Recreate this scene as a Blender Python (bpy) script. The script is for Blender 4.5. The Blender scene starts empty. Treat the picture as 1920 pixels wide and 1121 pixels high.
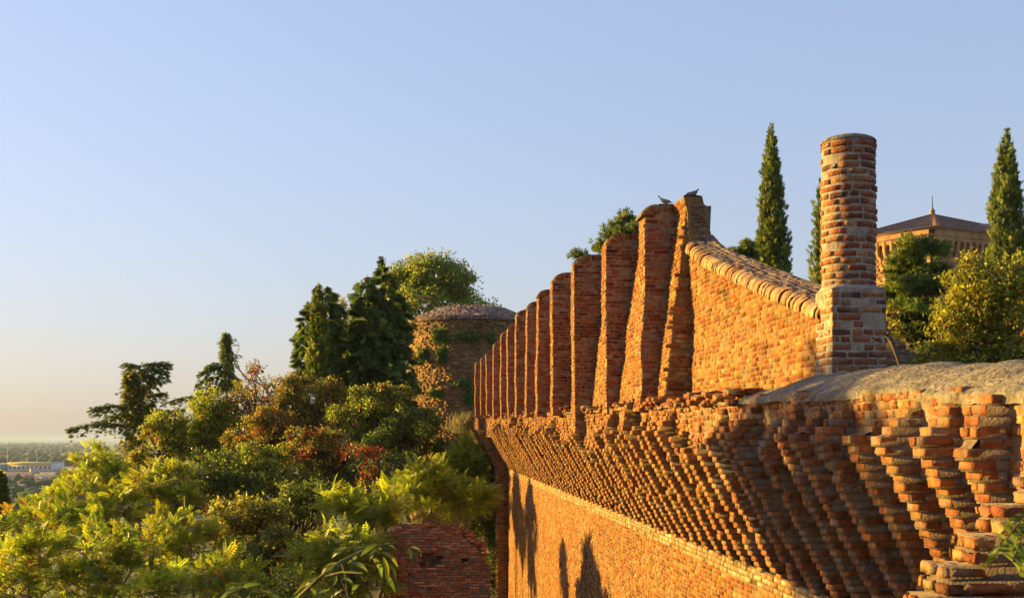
import bpy, math, random
import numpy as np
random.seed(7)
R = np.random.default_rng(11)
scene = bpy.context.scene
COL = scene.collection
F = 2200.0; HZ = 822.0; CX = 960.0          # focal length, horizon row and centre column of the photograph, in its pixels

# ------------------------------------------------------------------ camera
cd = bpy.data.cameras.new('camera'); cam = bpy.data.objects.new('camera', cd); COL.objects.link(cam)
cam.location = (0, 0, 0); cam.rotation_euler = (math.radians(90), 0, 0)
cd.sensor_width = 36; cd.lens = 36 * F / 1920; cd.shift_y = (HZ - 560.5) / 1920
cd.clip_start = 0.1; cd.clip_end = 60000
cd.dof.use_dof = True; cd.dof.focus_distance = 16; cd.dof.aperture_fstop = 9
scene.camera = cam

# ------------------------------------------------------------------ light
SUN_AZ = math.radians(-67); SUN_EL = math.radians(11.0)   # azimuth clockwise from +Y
sdir = np.array([math.sin(SUN_AZ) * math.cos(SUN_EL), math.cos(SUN_AZ) * math.cos(SUN_EL), math.sin(SUN_EL)])
ld = bpy.data.lights.new('sun', 'SUN'); ld.energy = 5.0; ld.angle = math.radians(0.5); ld.color = (1.0, 0.66, 0.14)
sun = bpy.data.objects.new('sun', ld); COL.objects.link(sun); sun.location = (-60, 40, 40)
from mathutils import Vector
sun.rotation_euler = Vector(-sdir).to_track_quat('-Z', 'Y').to_euler()
world = bpy.data.worlds.new('World'); scene.world = world; world.use_nodes = True
nt = world.node_tree; bg = nt.nodes['Background']
sky = nt.nodes.new('ShaderNodeTexSky'); sky.sky_type = 'NISHITA'; sky.sun_disc = False
sky.sun_elevation = SUN_EL; sky.sun_rotation = SUN_AZ
sky.altitude = 100; sky.air_density = 1.6; sky.dust_density = 1.2; sky.ozone_density = 3.0
gm = nt.nodes.new('ShaderNodeGamma'); gm.inputs[1].default_value = 0.48; nt.links.new(sky.outputs[0], gm.inputs[0])
vm = nt.nodes.new('ShaderNodeVectorMath'); vm.operation = 'MULTIPLY'; vm.inputs[1].default_value = (1.15, 1.19, 1.57); nt.links.new(gm.outputs[0], vm.inputs[0])
nt.links.new(vm.outputs[0], bg.inputs[0]); bg.inputs[1].default_value = 0.097
scene.view_settings.view_transform = 'Standard'; scene.view_settings.look = 'None'
scene.view_settings.exposure = 1.75; scene.view_settings.gamma = 1
scene.cycles.max_bounces = 6; scene.cycles.diffuse_bounces = 3; scene.cycles.transmission_bounces = 4
scene.cycles.volume_bounces = 0

# ------------------------------------------------------------------ helpers
def vnoise(x, y, z=0.0, seed=0):
    x, y, z = np.broadcast_arrays(np.asarray(x, float), np.asarray(y, float), np.asarray(z, float))
    xi, yi, zi = np.floor(x).astype(np.int64), np.floor(y).astype(np.int64), np.floor(z).astype(np.int64)
    fx, fy, fz = x - xi, y - yi, z - zi
    fx, fy, fz = fx*fx*(3-2*fx), fy*fy*(3-2*fy), fz*fz*(3-2*fz)
    def h(a, b, c):
        n = (a * 374761393 + b * 668265263 + c * 2147483647 + seed * 1274126177) & 0xFFFFFFFF
        n = ((n ^ (n >> 13)) * 1274126177) & 0xFFFFFFFF
        n = ((n ^ (n >> 16)) * 2246822519) & 0xFFFFFFFF
        return ((n ^ (n >> 15)) & 0xFFFF) / 65535.0
    r = 0
    for dx in (0, 1):
        for dy in (0, 1):
            for dz in (0, 1):
                r = r + h(xi+dx, yi+dy, zi+dz) * (fx if dx else 1-fx) * (fy if dy else 1-fy) * (fz if dz else 1-fz)
    return r * 2 - 1
def sstep(a, b, x):
    t = np.clip((np.asarray(x, float) - a) / (b - a), 0, 1); return t*t*(3-2*t)
def Q(px, py, d):                                        # photograph pixel + depth -> point
    return np.array([(px - CX) * d / F, d, (HZ - py) * d / F])

class Acc:
    def __init__(s): s.V = []; s.Fc = []; s.C = []; s.M = []; s.n = 0
    def add(s, V, Fa, col=(.5, .5, .5), mat=0):
        V = np.asarray(V, float).reshape(-1, 3); Fa = np.asarray(Fa, np.int64)
        col = np.asarray(col, float)
        if col.ndim == 1: col = np.broadcast_to(col, (len(Fa), 3))
        s.V.append(V); s.Fc.append(Fa + s.n); s.C.append(col); s.M.append(np.full(len(Fa), mat)); s.n += len(V)
    def build(s, name, mats, parent=None, smooth=False):
        V = np.concatenate(s.V); me = bpy.data.meshes.new(name)
        me.vertices.add(len(V)); me.vertices.foreach_set('co', V.astype(np.float32).ravel())
        lens = np.concatenate([np.full(len(f), f.shape[1]) for f in s.Fc])
        loops = np.concatenate([f.ravel() for f in s.Fc])
        me.loops.add(len(loops)); me.loops.foreach_set('vertex_index', loops.astype(np.int32))
        me.polygons.add(len(lens)); st = np.concatenate([[0], np.cumsum(lens)[:-1]])
        me.polygons.foreach_set('loop_start', st.astype(np.int32))
        try: me.polygons.foreach_set('loop_total', lens.astype(np.int32))
        except Exception: pass
        me.polygons.foreach_set('material_index', np.concatenate(s.M).astype(np.int32))
        if smooth: me.polygons.foreach_set('use_smooth', np.ones(len(lens), bool))
        at = me.attributes.new('tint', 'FLOAT_COLOR', 'FACE')
        C = np.ones((len(lens), 4)); C[:, :3] = np.concatenate(s.C); at.data.foreach_set('color', C.astype(np.float32).ravel())
        for m in (mats if isinstance(mats, (list, tuple)) else [mats]): me.materials.append(m)
        me.update(); me.validate()
        o = bpy.data.objects.new(name, me); COL.objects.link(o)
        if parent is not None:
            o.parent = parent; o.matrix_parent_inverse = parent.matrix_world.inverted()
            o.matrix_parent_inverse.translation = -parent.location
        return o
def thing(name, label, cat, loc, group=None):
    o = bpy.data.objects.new(name, None); COL.objects.link(o); o.location = tuple(float(v) for v in loc)
    o.empty_display_size = .3
    return tag(o, label, cat, group, 'thing')
def tag(o, label=None, cat=None, group=None, kind=None):
    if label: o['label'] = label
    if cat: o['category'] = cat
    if group: o['group'] = group
    if kind: o['kind'] = kind
    return o
def gridfaces(nu, nv, off=0):
    i = np.arange((nu-1)*(nv-1)); a = i // (nv-1) * nv + i % (nv-1)
    return np.stack([a, a+nv, a+nv+1, a+1], 1) + off
def surf(acc, fn, us, vs, col=(.5,.5,.5), mat=0):        # fn(u, v) -> (...,3)
    U, V = np.meshgrid(us, vs, indexing='ij'); acc.add(fn(U, V).reshape(-1, 3), gridfaces(len(us), len(vs)), col, mat)
def tube(acc, pts, rad, n=6, col=(.5,.5,.5), mat=0):
    pts = np.asarray(pts, float); k = len(pts); rad = np.broadcast_to(np.asarray(rad, float), (k,))
    T = np.gradient(pts, axis=0); T /= np.linalg.norm(T, axis=1)[:, None] + 1e-9
    ref = np.array([0.31, .2, .93]); A = np.cross(T, ref); A /= np.linalg.norm(A, axis=1)[:, None] + 1e-9
    B = np.cross(T, A); th = np.linspace(0, 2*np.pi, n, endpoint=False)
    V = pts[:, None] + rad[:, None, None] * (np.cos(th)[None, :, None]*A[:, None] + np.sin(th)[None, :, None]*B[:, None])
    f = []
    for i in range(k-1):
        for j in range(n): f.append((i*n+j, i*n+(j+1) % n, (i+1)*n+(j+1) % n, (i+1)*n+j))
    acc.add(V, f, col, mat)
def box(acc, fn, a0, a1, b0, b1, c0, c1, col=(.5,.5,.5), mat=0):   # six faces in any frame fn(a,b,c)
    c = np.array([[a, b, cc] for a in (a0, a1) for b in (b0, b1) for cc in (c0, c1)], float)
    acc.add(fn(c[:, 0], c[:, 1], c[:, 2]), [(0,1,3,2),(4,6,7,5),(0,4,5,1),(2,3,7,6),(0,2,6,4),(1,5,7,3)], col, mat)
XYZ = lambda a, b, c: np.stack(np.broadcast_arrays(a, b, c), -1)

# ------------------------------------------------------------------ materials
def mat_new(name):
    m = bpy.data.materials.new(name); m.use_nodes = True; t = m.node_tree; return m, t, t.nodes['Principled BSDF']
def masonry(name, tintmix=1.0, base=(.4,.3,.22), rough=.92, nscale=14., nlo=.62, nhi=1.25, bump=.5, bscale=55., lichen=None, dist=.02, lsc=3.1, lamt=.75):
    m, t, b = mat_new(name); N = t.nodes; L = t.links
    tc = N.new('ShaderNodeTexCoord')
    n1 = N.new('ShaderNodeTexNoise'); n1.inputs['Scale'].default_value = nscale; n1.inputs['Detail'].default_value = 5
    L.new(tc.outputs['Object'], n1.inputs['Vector'])
    r = N.new('ShaderNodeMapRange'); r.inputs[1].default_value = .3; r.inputs[2].default_value = .7
    r.inputs[3].default_value = nlo; r.inputs[4].default_value = nhi; L.new(n1.outputs[0], r.inputs[0])
    if tintmix > 0:
        a = N.new('ShaderNodeAttribute'); a.attribute_name = 'tint'; src = a.outputs['Color']
    else:
        c = N.new('ShaderNodeRGB'); c.outputs[0].default_value = (*base, 1); src = c.outputs[0]
    mx = N.new('ShaderNodeVectorMath'); mx.operation = 'SCALE'; L.new(src, mx.inputs[0]); L.new(r.outputs[0], mx.inputs['Scale'])
    out = mx.outputs[0]
    if lichen:
        n2 = N.new('ShaderNodeTexNoise'); n2.inputs['Scale'].default_value = lsc; n2.inputs['Detail'].default_value = 6
        L.new(tc.outputs['Object'], n2.inputs['Vector'])
        r2 = N.new('ShaderNodeMapRange'); r2.inputs[1].default_value = .52; r2.inputs[2].default_value = .66; r2.inputs[4].default_value = lamt
        L.new(n2.outputs[0], r2.inputs[0])
        mm = N.new('ShaderNodeMix'); mm.data_type = 'RGBA'; L.new(r2.outputs[0], mm.inputs[0]); L.new(out, mm.inputs[6]); mm.inputs[7].default_value = (*lichen, 1)
        out = mm.outputs[2]
    L.new(out, b.inputs['Base Color']); b.inputs['Roughness'].default_value = rough
    b.inputs['Specular IOR Level'].default_value = .15
    n3 = N.new('ShaderNodeTexNoise'); n3.inputs['Scale'].default_value = bscale; n3.inputs['Detail'].default_value = 6
    L.new(tc.outputs['Object'], n3.inputs['Vector'])
    bp = N.new('ShaderNodeBump'); bp.inputs['Strength'].default_value = bump; bp.inputs['Distance'].default_value = dist
    L.new(n3.outputs[0], bp.inputs['Height']); L.new(bp.outputs[0], b.inputs['Normal'])
    return m
M_BRICK = masonry('brick', nscale=18, nlo=.55, nhi=1.3, bump=.7, bscale=45, lichen=(.235, .165, .105), lsc=4.2, lamt=.6)
M_MORTAR = masonry('mortar', 0, (.215, .135, .056), nscale=9, bump=.8)
M_PALEMORTAR = masonry('pale_mortar', 0, (.33, .265, .21), nscale=11, nlo=.6, bump=.8, lichen=(.20, .15, .115), lsc=6, lamt=.5)
M_PIERMORTAR = masonry('pier_mortar', 0, (.25, .165, .105), nscale=9, bump=.8)
M_OLDBRICK = masonry('weathered_brick', nscale=16, nlo=.5, nhi=1.25, bump=.8, bscale=40, lichen=(.19, .15, .115), lsc=5.5, lamt=.8)
M_DARKMORTAR = masonry('old_mortar', 0, (.18, .125, .09), nscale=9, bump=.8)
M_CEMENT = masonry('cement', 0, (.225, .18, .132), nscale=6, nlo=.5, nhi=1.2, bump=1.0, bscale=22, dist=.05, lichen=(.16, .14, .11))
M_FARBRICK = masonry('far_brick', 1, nscale=.8, bump=.3, bscale=8)
M_BARK = masonry('bark', 0, (.14, .10, .07), nscale=20, bump=.9)
M_PALEBARK = masonry('pale_bark', 0, (.30, .25, .20), nscale=20, bump=.9)
M_PLASTER = masonry('painted_wall', 1, nscale=.2, nlo=.9, nhi=1.08, bump=.1)
def leafmat(name, trans=.45, rough=.45):
    m, t, b = mat_new(name); N = t.nodes; L = t.links
    a = N.new('ShaderNodeAttribute'); a.attribute_name = 'tint'
    L.new(a.outputs['Color'], b.inputs['Base Color']); b.inputs['Roughness'].default_value = rough; b.inputs['Specular IOR Level'].default_value = .3
    g = N.new('ShaderNodeVectorMath'); g.operation = 'MULTIPLY'; L.new(a.outputs['Color'], g.inputs[0]); g.inputs[1].default_value = (1.5, 1.45, .7)
    tr = N.new('ShaderNodeBsdfTranslucent'); L.new(g.outputs[0], tr.inputs['Color'])
    mx = N.new('ShaderNodeMixShader'); mx.inputs[0].default_value = trans
    L.new(b.outputs[0], mx.inputs[1]); L.new(tr.outputs[0], mx.inputs[2]); L.new(mx.outputs[0], N['Material Output'].inputs['Surface'])
    return m
M_LEAF = leafmat('leaf'); M_NEEDLE = leafmat('needle', .42, .6)

# brick colours (own colour of the fired clay, paler and darker ones mixed)
BR = np.array([(.28,.100,.034),(.31,.130,.042),(.25,.078,.026),(.33,.175,.060),(.20,.062,.024),(.32,.20,.085),(.16,.060,.030)])
BW = np.array([.26,.24,.18,.13,.09,.06,.04])
def brickcol(n, pal=BR, w=BW, v=.16):
    w = np.asarray(w, float); w = w/w.sum() if len(w) == len(pal) else np.full(len(pal), 1/len(pal))
    return np.clip(pal[R.choice(len(pal), n, p=w)] * np.exp(R.normal(0, v, (n, 1))) * (1 + R.normal(0, .04, (n, 3))), .02, .8)

def lay(acc, S, u0, u1, z0, z1, course=.073, blen=.255, joint=.011, prot=(.003, .016), inside=None, head=.35,
        nx=2, nz=2, rough=.002, missing=.02, pal=BR, w=BW, mat=0, tintfn=None, level=None, depth=-.012):
    """real bricks, each a small weathered pillow standing proud of the mortar of surface S(u, z, offset)"""
    rows = int((z1 - z0) / course + .5); A = []
    for k in range(rows):
        za = z0 + k*course; u = u0 - R.uniform(0, blen)
        while u < u1:
            l = blen*.5 if R.random() < head else blen*R.uniform(.88, 1.08)
            a, b = max(u, u0), min(u + l - joint, u1)
            if b - a > .035: A.append((a, b, za, za + course - joint))
            u += l
    if not A: return
    A = np.array(A)
    if inside is not None: A = A[inside((A[:,0]+A[:,1])/2, (A[:,2]+A[:,3])/2)]
    A = A[R.random(len(A)) > missing]; n = len(A)
    if n == 0: return
    e = .006
    gu = np.concatenate([[0], np.linspace(.0, 1, nx), [1]]); gz = np.concatenate([[0], np.linspace(0, 1, nz), [1]])
    NU, NZ = nx+2, nz+2
    ui = np.concatenate([[0], np.full(nx, 1), [0]]); zi = np.concatenate([[0], np.full(nz, 1), [0]])
    su = np.concatenate([[0], np.linspace(1, -1, nx), [0]]); sz = np.concatenate([[0], np.linspace(1, -1, nz), [0]])
    U = A[:,0,None,None] + (A[:,1]-A[:,0])[:,None,None]*gu[None,:,None] + e*su[None,:,None]*(zi[None,None,:] > 0) + 0*gz
    Z = A[:,2,None,None] + (A[:,3]-A[:,2])[:,None,None]*gz[None,None,:] + e*.8*sz[None,None,:]*(ui[None,:,None] > 0) + 0*gu[None,:,None]
    inn = (ui[None,:,None]*zi[None,None,:]) > 0
    U = U + R.normal(0, rough, U.shape)*inn; Z = Z + R.normal(0, rough*.8, Z.shape)*inn + R.normal(0, .0025, (n,1,1))
    pr = R.uniform(*prot, (n,1,1)) + np.where(R.random((n,1,1)) < .06, -.02, 0)
    if level is not None: pr = pr + level(U, Z)
    D = np.where(inn, pr + R.normal(0, rough, U.shape), depth + (0 if level is None else level(U, Z)*0))
    V = S(U, Z, D).reshape(-1, 3)
    f = gridfaces(NU, NZ); Fc = (f[None] + (np.arange(n)*NU*NZ)[:, None, None]).reshape(-1, 4)
    c = brickcol(n, pal, w)
    if tintfn is not None: c = c * tintfn((A[:,0]+A[:,1])/2, (A[:,2]+A[:,3])/2)[:, None]
    acc.add(V, Fc, np.repeat(c, len(f), 0), mat)

# rounded weathered brick block (all six sides), many at once
_e = np.array([0, .0, 1, 1.]); _idx = {}
def _block_template():
    t = [0, .14, .86, 1]; vs = []; 
    for i in range(4):
        for j in range(4):
            for k in range(4):
                if i in (0,3) or j in (0,3) or k in (0,3):
                    p = np.array([t[i], t[j], t[k]]); ex = [i in (0,3), j in (0,3), k in (0,3)]
                    _idx[(i,j,k)] = len(vs); vs.append((p, sum(ex)))
    f = []
    for ax in range(3):
        for side in (0, 3):
            for a in range(3):
                for b in range(3):
                    q = []
                    for da, db in ((0,0),(1,0),(1,1),(0,1)):
                        c = [0,0,0]; c[ax] = side; c[(ax+1)%3] = a+da; c[(ax+2)%3] = b+db; q.append(_idx[tuple(c)])
                    f.append(q if side == 3 else q[::-1])
    return np.array([v[0] for v in vs]), np.array([v[1] for v in vs]), np.array(f)
BT, BE, BF = _block_template()
def blocks(acc, fn, lo, hi, rough=.005, rnd=.008, pal=BR, w=BW, mat=0, tint=None):
    lo = np.asarray(lo, float).reshape(-1, 3); hi = np.asarray(hi, float).reshape(-1, 3); n = len(lo)
    if n == 0: return
    V = lo[:, None] + (hi - lo)[:, None]*BT[None]
    c = (lo + hi)[:, None]/2; dirn = np.sign(V - c)
    chip = np.where(R.random((n, 1)) < .25, R.uniform(1, 4, (n, 1)), 1)
    shr = np.where(BE == 3, rnd*1.5, np.where(BE == 2, rnd*.6, 0))[None]*np.where(R.random((n, len(BE))) < .3, chip, 1)
    V = V - dirn*shr[:, :, None] + R.normal(0, rough, V.shape)
    V = V + R.normal(0, .003, (n, 1, 3))
    Fc = (BF[None] + (np.arange(n)*len(BT))[:, None, None]).reshape(-1, 4)
    cc = brickcol(n, pal, w)
    if tint is not None: cc = cc*np.asarray(tint).reshape(-1, 1)
    acc.add(fn(V[..., 0], V[..., 1], V[..., 2]).reshape(-1, 3), Fc, np.repeat(cc, len(BF), 0), mat)

# wall frame: s along the rampart away from the camera, p outwards (to the left) from the scarp face
TX, TY = -.0946, .9955
def P(s, p, z):
    s, p, z = np.broadcast_arrays(np.asarray(s, float), np.asarray(p, float), np.asarray(z, float))
    return np.stack([4.6 + s*TX - p*TY, s*TY + p*TX, z], -1)
def band_z(s): return -1.74 + .0112*(np.asarray(s, float) - 20)
def lip_z(s): return np.interp(np.asarray(s, float), [4, 6, 7, 7.7, 9.3, 11.9, 18.7, 61], [.16, .22, .26, .30, .37, .455, .535, 1.06])

# ------------------------------------------------------------------ ground
def ground_z(s, p):
    s, p = np.broadcast_arrays(np.asarray(s, float), np.asarray(p, float))
    out = -6.8 - 3.0*sstep(2, 30, p) - 13*sstep(25, 90, p) - 17.2*sstep(80, 300, p)
    out = out + (-22 - out*.0)*0
    out = out*(1-sstep(95, 330, s)) + -40*sstep(95, 330, s)
    inn = .2 + 2.2*sstep(3, 40, -p) + 2.0*sstep(35, 90, -p)
    inn = inn*(1-sstep(130, 420, -p)) - 40*sstep(130, 420, -p)
    inn = inn*(1-sstep(130, 420, s)) - 40*sstep(130, 420, s)
    z = np.where(p > -.8, out, inn)
    ter = (1-sstep(3.2, 8.0, s))*(1-sstep(9, 16, p))*(p > -.8)
    ter = ter*sstep(-60, -20, s)
    z = z*(1-ter) + -1.75*ter
    z = z*(1 - sstep(-30, -300, s)) - 40*sstep(-30, -300, s)
    z = z + np.where(np.abs(p) < 200, .25*vnoise(s*.23, p*.23, 0, 3)*(np.abs(p+.8) > 2), 0)
    return np.maximum(z, -40)
def axis(a, b, near):
    v = [0.]; st = near
    while v[-1] < b: v.append(v[-1] + st); st *= 1.09
    return np.array(v)
acc = Acc()
pl = axis(0, 32000, .8); ss = np.concatenate([-axis(0, 3000, 1.2)[:0:-1], axis(0, 32000, 1.2)])
pp = np.concatenate([-1.35 - pl[::-1], [-.55], -.2 + pl])
surf(acc, lambda u, v: P(u, v, ground_z(u, v)), ss, pp)
m, t, b = mat_new('ground_cover'); N = t.nodes; L = t.links
tc = N.new('ShaderNodeTexCoord')
n1 = N.new('ShaderNodeTexNoise'); n1.inputs['Scale'].default_value = .9; n1.inputs['Detail'].default_value = 8; L.new(tc.outputs['Object'], n1.inputs['Vector'])
cr = N.new('ShaderNodeValToRGB'); e = cr.color_ramp.elements
e[0].position = .35; e[0].color = (.012, .018, .006, 1); e[1].position = .68; e[1].color = (.045, .045, .016, 1); L.new(n1.outputs[0], cr.inputs[0])
n2 = N.new('ShaderNodeTexVoronoi'); n2.inputs['Scale'].default_value = .0045; L.new(tc.outputs['Object'], n2.inputs['Vector'])
cr2 = N.new('ShaderNodeValToRGB'); e = cr2.color_ramp.elements
e[0].color = (.05, .07, .03, 1); e[1].color = (.19, .16, .08, 1); q = e.new(.5); q.color = (.08, .10, .04, 1)
sx = N.new('ShaderNodeSeparateColor'); L.new(n2.outputs['Color'], sx.inputs[0]); L.new(sx.outputs[0], cr2.inputs[0])
ge = N.new('ShaderNodeSeparateXYZ'); L.new(tc.outputs['Object'], ge.inputs[0])
mr = N.new('ShaderNodeMapRange'); mr.inputs[1].default_value = -36; mr.inputs[2].default_value = -39.5; L.new(ge.outputs[2], mr.inputs[0])
mm = N.new('ShaderNodeMix'); mm.data_type = 'RGBA'; L.new(mr.outputs[0], mm.inputs[0]); L.new(cr.outputs[0], mm.inputs[6]); L.new(cr2.outputs[0], mm.inputs[7])
L.new(mm.outputs[2], b.inputs['Base Color']); b.inputs['Roughness'].default_value = 1
M_GROUND = m
tag(acc.build('ground', M_GROUND, smooth=True), 'hillside dropping away from the rampart to the far plain', 'ground', kind='structure')

# ------------------------------------------------------------------ RAMPART: scarp, band, corbels, parapet, coping
ramp = thing('rampart_wall', 'long orange brick rampart with rows of stepped corbels and a smooth scarp below', 'wall', P(20, 0, -6.9))
S_END = 50.4
def stain(s, z):
    a = vnoise(s*2.2, z*.18, 0, 5)*.5 + vnoise(s*6, z*.3, 0, 6)*.5
    st = np.clip((a - .18)*2.2, 0, 1)*np.clip((band_z(s) - .3 - z)/1.0, 0, 1)
    return (1 - .62*st)*(1 + .22*vnoise(s*.7, z*.9, 0, 17) + .15*vnoise(s*2.5, z*2.5, 0, 18))
acc = Acc()
Sc = lambda s, z, d: P(s, d, z)
zl = lambda s: -.155*s - .6
lay(acc, Sc, 8.0, S_END, -8.4, -1.2, course=.067, inside=lambda s, z: (z < band_z(s) - .10) & (z > zl(s)), tintfn=stain, missing=.03, prot=(.002, .013), pal=BR*np.array([.95, .88, .70]))
surf(acc, lambda s, z: P(s, 0*s - .001 + .004*vnoise(s*3, z*3), z*(band_z(s)+8.5) - 8.5), np.linspace(2, S_END, 150), np.linspace(0, 1, 60), mat=1)
# return face at the far end (looks back at the camera) and the projecting far piece
P0F = .42
Sr = lambda u, z, d: P(S_END - d, u, z)
lay(acc, Sr, 0.0, P0F + .1, -8.0, -.5, pal=BR*.8, missing=.06, rough=.008, prot=(-.004, .03))
surf(acc, lambda u, z: P(S_END, u, z), np.linspace(-.2, P0F + .02, 4), np.linspace(-8.5, .6, 30), mat=1)
Sf = lambda s, z, d: P(s, P0F + d, z)
lay(acc, Sf, S_END, 61, -6.5, -1.1, missing=.03)
surf(acc, lambda s, z: P(s, P0F - .001, z), np.linspace(S_END, 61, 20), np.linspace(-8.5, -1.0, 30), mat=1)
surf(acc, lambda u, z: P(61, u, z), np.linspace(-1.2, 1.3, 4), np.linspace(-8.5, 1.0, 4), mat=1)
acc.build('scarp', [M_BRICK, M_MORTAR], ramp)
acc = Acc()
PALE = np.array([(.34,.21,.105),(.38,.26,.15),(.30,.155,.07)]); PWT = np.array([.4,.35,.25])
Sb = lambda s, z, d: P(s, .006 + d + .010*vnoise(s*1.7, z*5, 0, 19), band_z(s) - .10 + z + .012*vnoise(s*.8, 0, 0, 20))
lay(acc, Sb, 6.0, S_END, 0, .22, course=.073, pal=PALE, w=PWT, missing=0, prot=(.004, .02))
box(acc, lambda a, b, c: P(a, b, band_z(a) + c), 4, S_END, -.05, .004, -.105, .12, mat=1)
acc.build('string_course', [M_BRICK, M_MORTAR], ramp)
# corbel brackets
CB = (BR*.45 + (BR*BW[:, None]).sum(0)*.55)*np.array([.92, .86, .9])
CH = .071; SP = .655
par_lo = lambda s: -.28 + .009*(np.asarray(s, float) - 10)
s = 7.15; idx = 0
while s < 60.2:
    far = s > S_END + .1
    p0 = P0F if far else 0.0
    zb = float(band_z(s)) + .11; n_up = int((-.02 + .009*(s - 10) - zb)/CH)
    pmax = .93 + R.normal(0, .03); step = (pmax - (0 if not far else 0))/n_up
    if far: step = .036
    lip = float(lip_z(s)) - .03; wdt = .192 + R.normal(0, .009)
    peak = n_up - int(max(0, R.normal(2 + 2.5*vnoise(s*.45, 0, 0, 9), 1.8))); peak = max(8, min(n_up + 1, peak))
    rate = R.choice([.09, .05, .02], p=[.6, .25, .15])*R.uniform(.7, 1.4)
    if s < 14.5: rate = R.choice([.055, .035, .085], p=[.5, .25, .25])*R.uniform(.8, 1.2); peak = max(8, min(n_up + 1, n_up - int(abs(R.normal(0, 1.6)))))
    acc = Acc(); lo = []; hi = []; tn = None; prof = []
    k = 0; pk = 0
    while zb + k*CH < lip:
        z0 = zb + k*CH
        if k <= peak: pk = step*(k + 1) + R.normal(0, .007)
        else: pk = max(.655 + R.normal(0, .012) + p0*.6, pk - rate*R.uniform(.3, 1.8))
        pe = p0 + pk if k <= peak or not far else pk
        a, b2 = s - wdt/2 + R.normal(0, .0035), s + wdt/2 + R.normal(0, .0035)
        if R.random() < .05: pe -= R.uniform(.02, .06)
        prof.append((z0, pe))
        gap = R.uniform(.003, .007); tn_k = 1.0
        L1 = R.uniform(.11, .25)
        if s < 24 and R.random() < .12 and k > 6:         # two headers side by side
            mid = (a + b2)/2; lo += [(a, pe - L1, z0), (mid + .005, pe - L1, z0)]
            hi += [(mid - .005, pe + R.normal(0, .012), z0 + CH - gap), (b2, pe + R.normal(0, .012), z0 + CH - gap)]
        else:
            lo.append((a, pe - L1, z0)); hi.append((b2, pe, z0 + CH - gap))
        q = pe - L1 - .012; 
        while q > p0 + .02 and q > pe - .8:
            l2 = R.uniform(.12, .26); lo.append((a + R.normal(.006, .004), max(q - l2, p0 - .02), z0)); hi.append((b2 - .004, q, z0 + CH - gap)); q -= l2 + .012
        k += 1
    blocks(acc, P, lo, hi, rough=.003, rnd=.0035, pal=CB, tint=tn)
    for (z0, pe) in prof:                                # mortar heart, one slab per course
        box(acc, P, s - wdt/2 + .0025, s + wdt/2 - .0025, p0 - .05, pe - .008, z0 - .012, z0 + CH - .005, mat=1)
    if not far and s < 26 and peak + 1 < len(prof):      # weathered mortar fillet over the broken peak
        zp, pp2 = prof[peak]; pn = prof[min(peak + 2, len(prof) - 1)][1]
        surf(acc, lambda u, v: P(u, pn - .03 + (pp2 - pn + .005)*v, zp + CH - .006 + .085*(1 - v)**1.6 + .012*vnoise(u*13, v*4, idx, 3)), np.linspace(s - wdt/2 + .01, s + wdt/2 - .01, 6), np.linspace(0, 1, 8), mat=1)
    c = acc.build('corbel', [M_OLDBRICK if s < 13.5 else M_BRICK, M_DARKMORTAR if s < 15 else M_MORTAR], ramp)
    s += SP*(1 + R.normal(0, .02)); idx += 1
# parapet infill between the ribs
acc = Acc()
def par_p(s, z): return .645 + .025*vnoise(s*1.3, z*2.5, 0, 21) + .03*sstep(-.22, -.02, z - lip_z(s)) + .22*sstep(S_END - .5, S_END + .5, s)
Sp = lambda s, z, d: P(s, par_p(s, z) + d, z)
ins = lambda s, z: (z > par_lo(s)) & (z < lip_z(s) - .02)
lay(acc, Sp, 5.8, 16, -.35, .6, blen=.24, head=.75, inside=ins, nx=3, nz=3, rough=.004, prot=(-.006, .016), missing=.03)
lay(acc, Sp, 16, 60.5, -.30, 1.15, blen=.24, head=.75, inside=ins, rough=.004, prot=(-.006, .045), missing=.08)
pzz = lambda s, v: par_lo(s) - .02 + v*(lip_z(s) - par_lo(s) - .01)
surf(acc, lambda s, v: P(s, par_p(s, pzz(s, v)) - .004, pzz(s, v)), np.linspace(5, 60.5, 220), np.linspace(0, 1, 8), mat=1)
surf(acc, lambda s, v: P(s, v*.70, par_lo(s) - .02 + 0*v - .12*(1-v)), np.linspace(5, 60.5, 60), np.linspace(-.1, 1, 3), mat=1)
# rubble bits along the broken lip
lo = []; hi = []
for _ in range(900):
    s0 = 13.6 + 46.4*R.random()**1.4; l = R.uniform(.1, .2); z0 = float(lip_z(s0)) + R.uniform(-.10, .05); p1 = .72 + R.uniform(-.45, .10) + (.25 if s0 > S_END else 0)
    lo.append((s0, p1 - .22, z0)); hi.append((s0 + l, p1, z0 + R.uniform(.05, .07)))
blocks(acc, P, lo, hi, rough=.007, rnd=.01)
acc.build('parapet', [M_OLDBRICK, M_PIERMORTAR], ramp)
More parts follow.
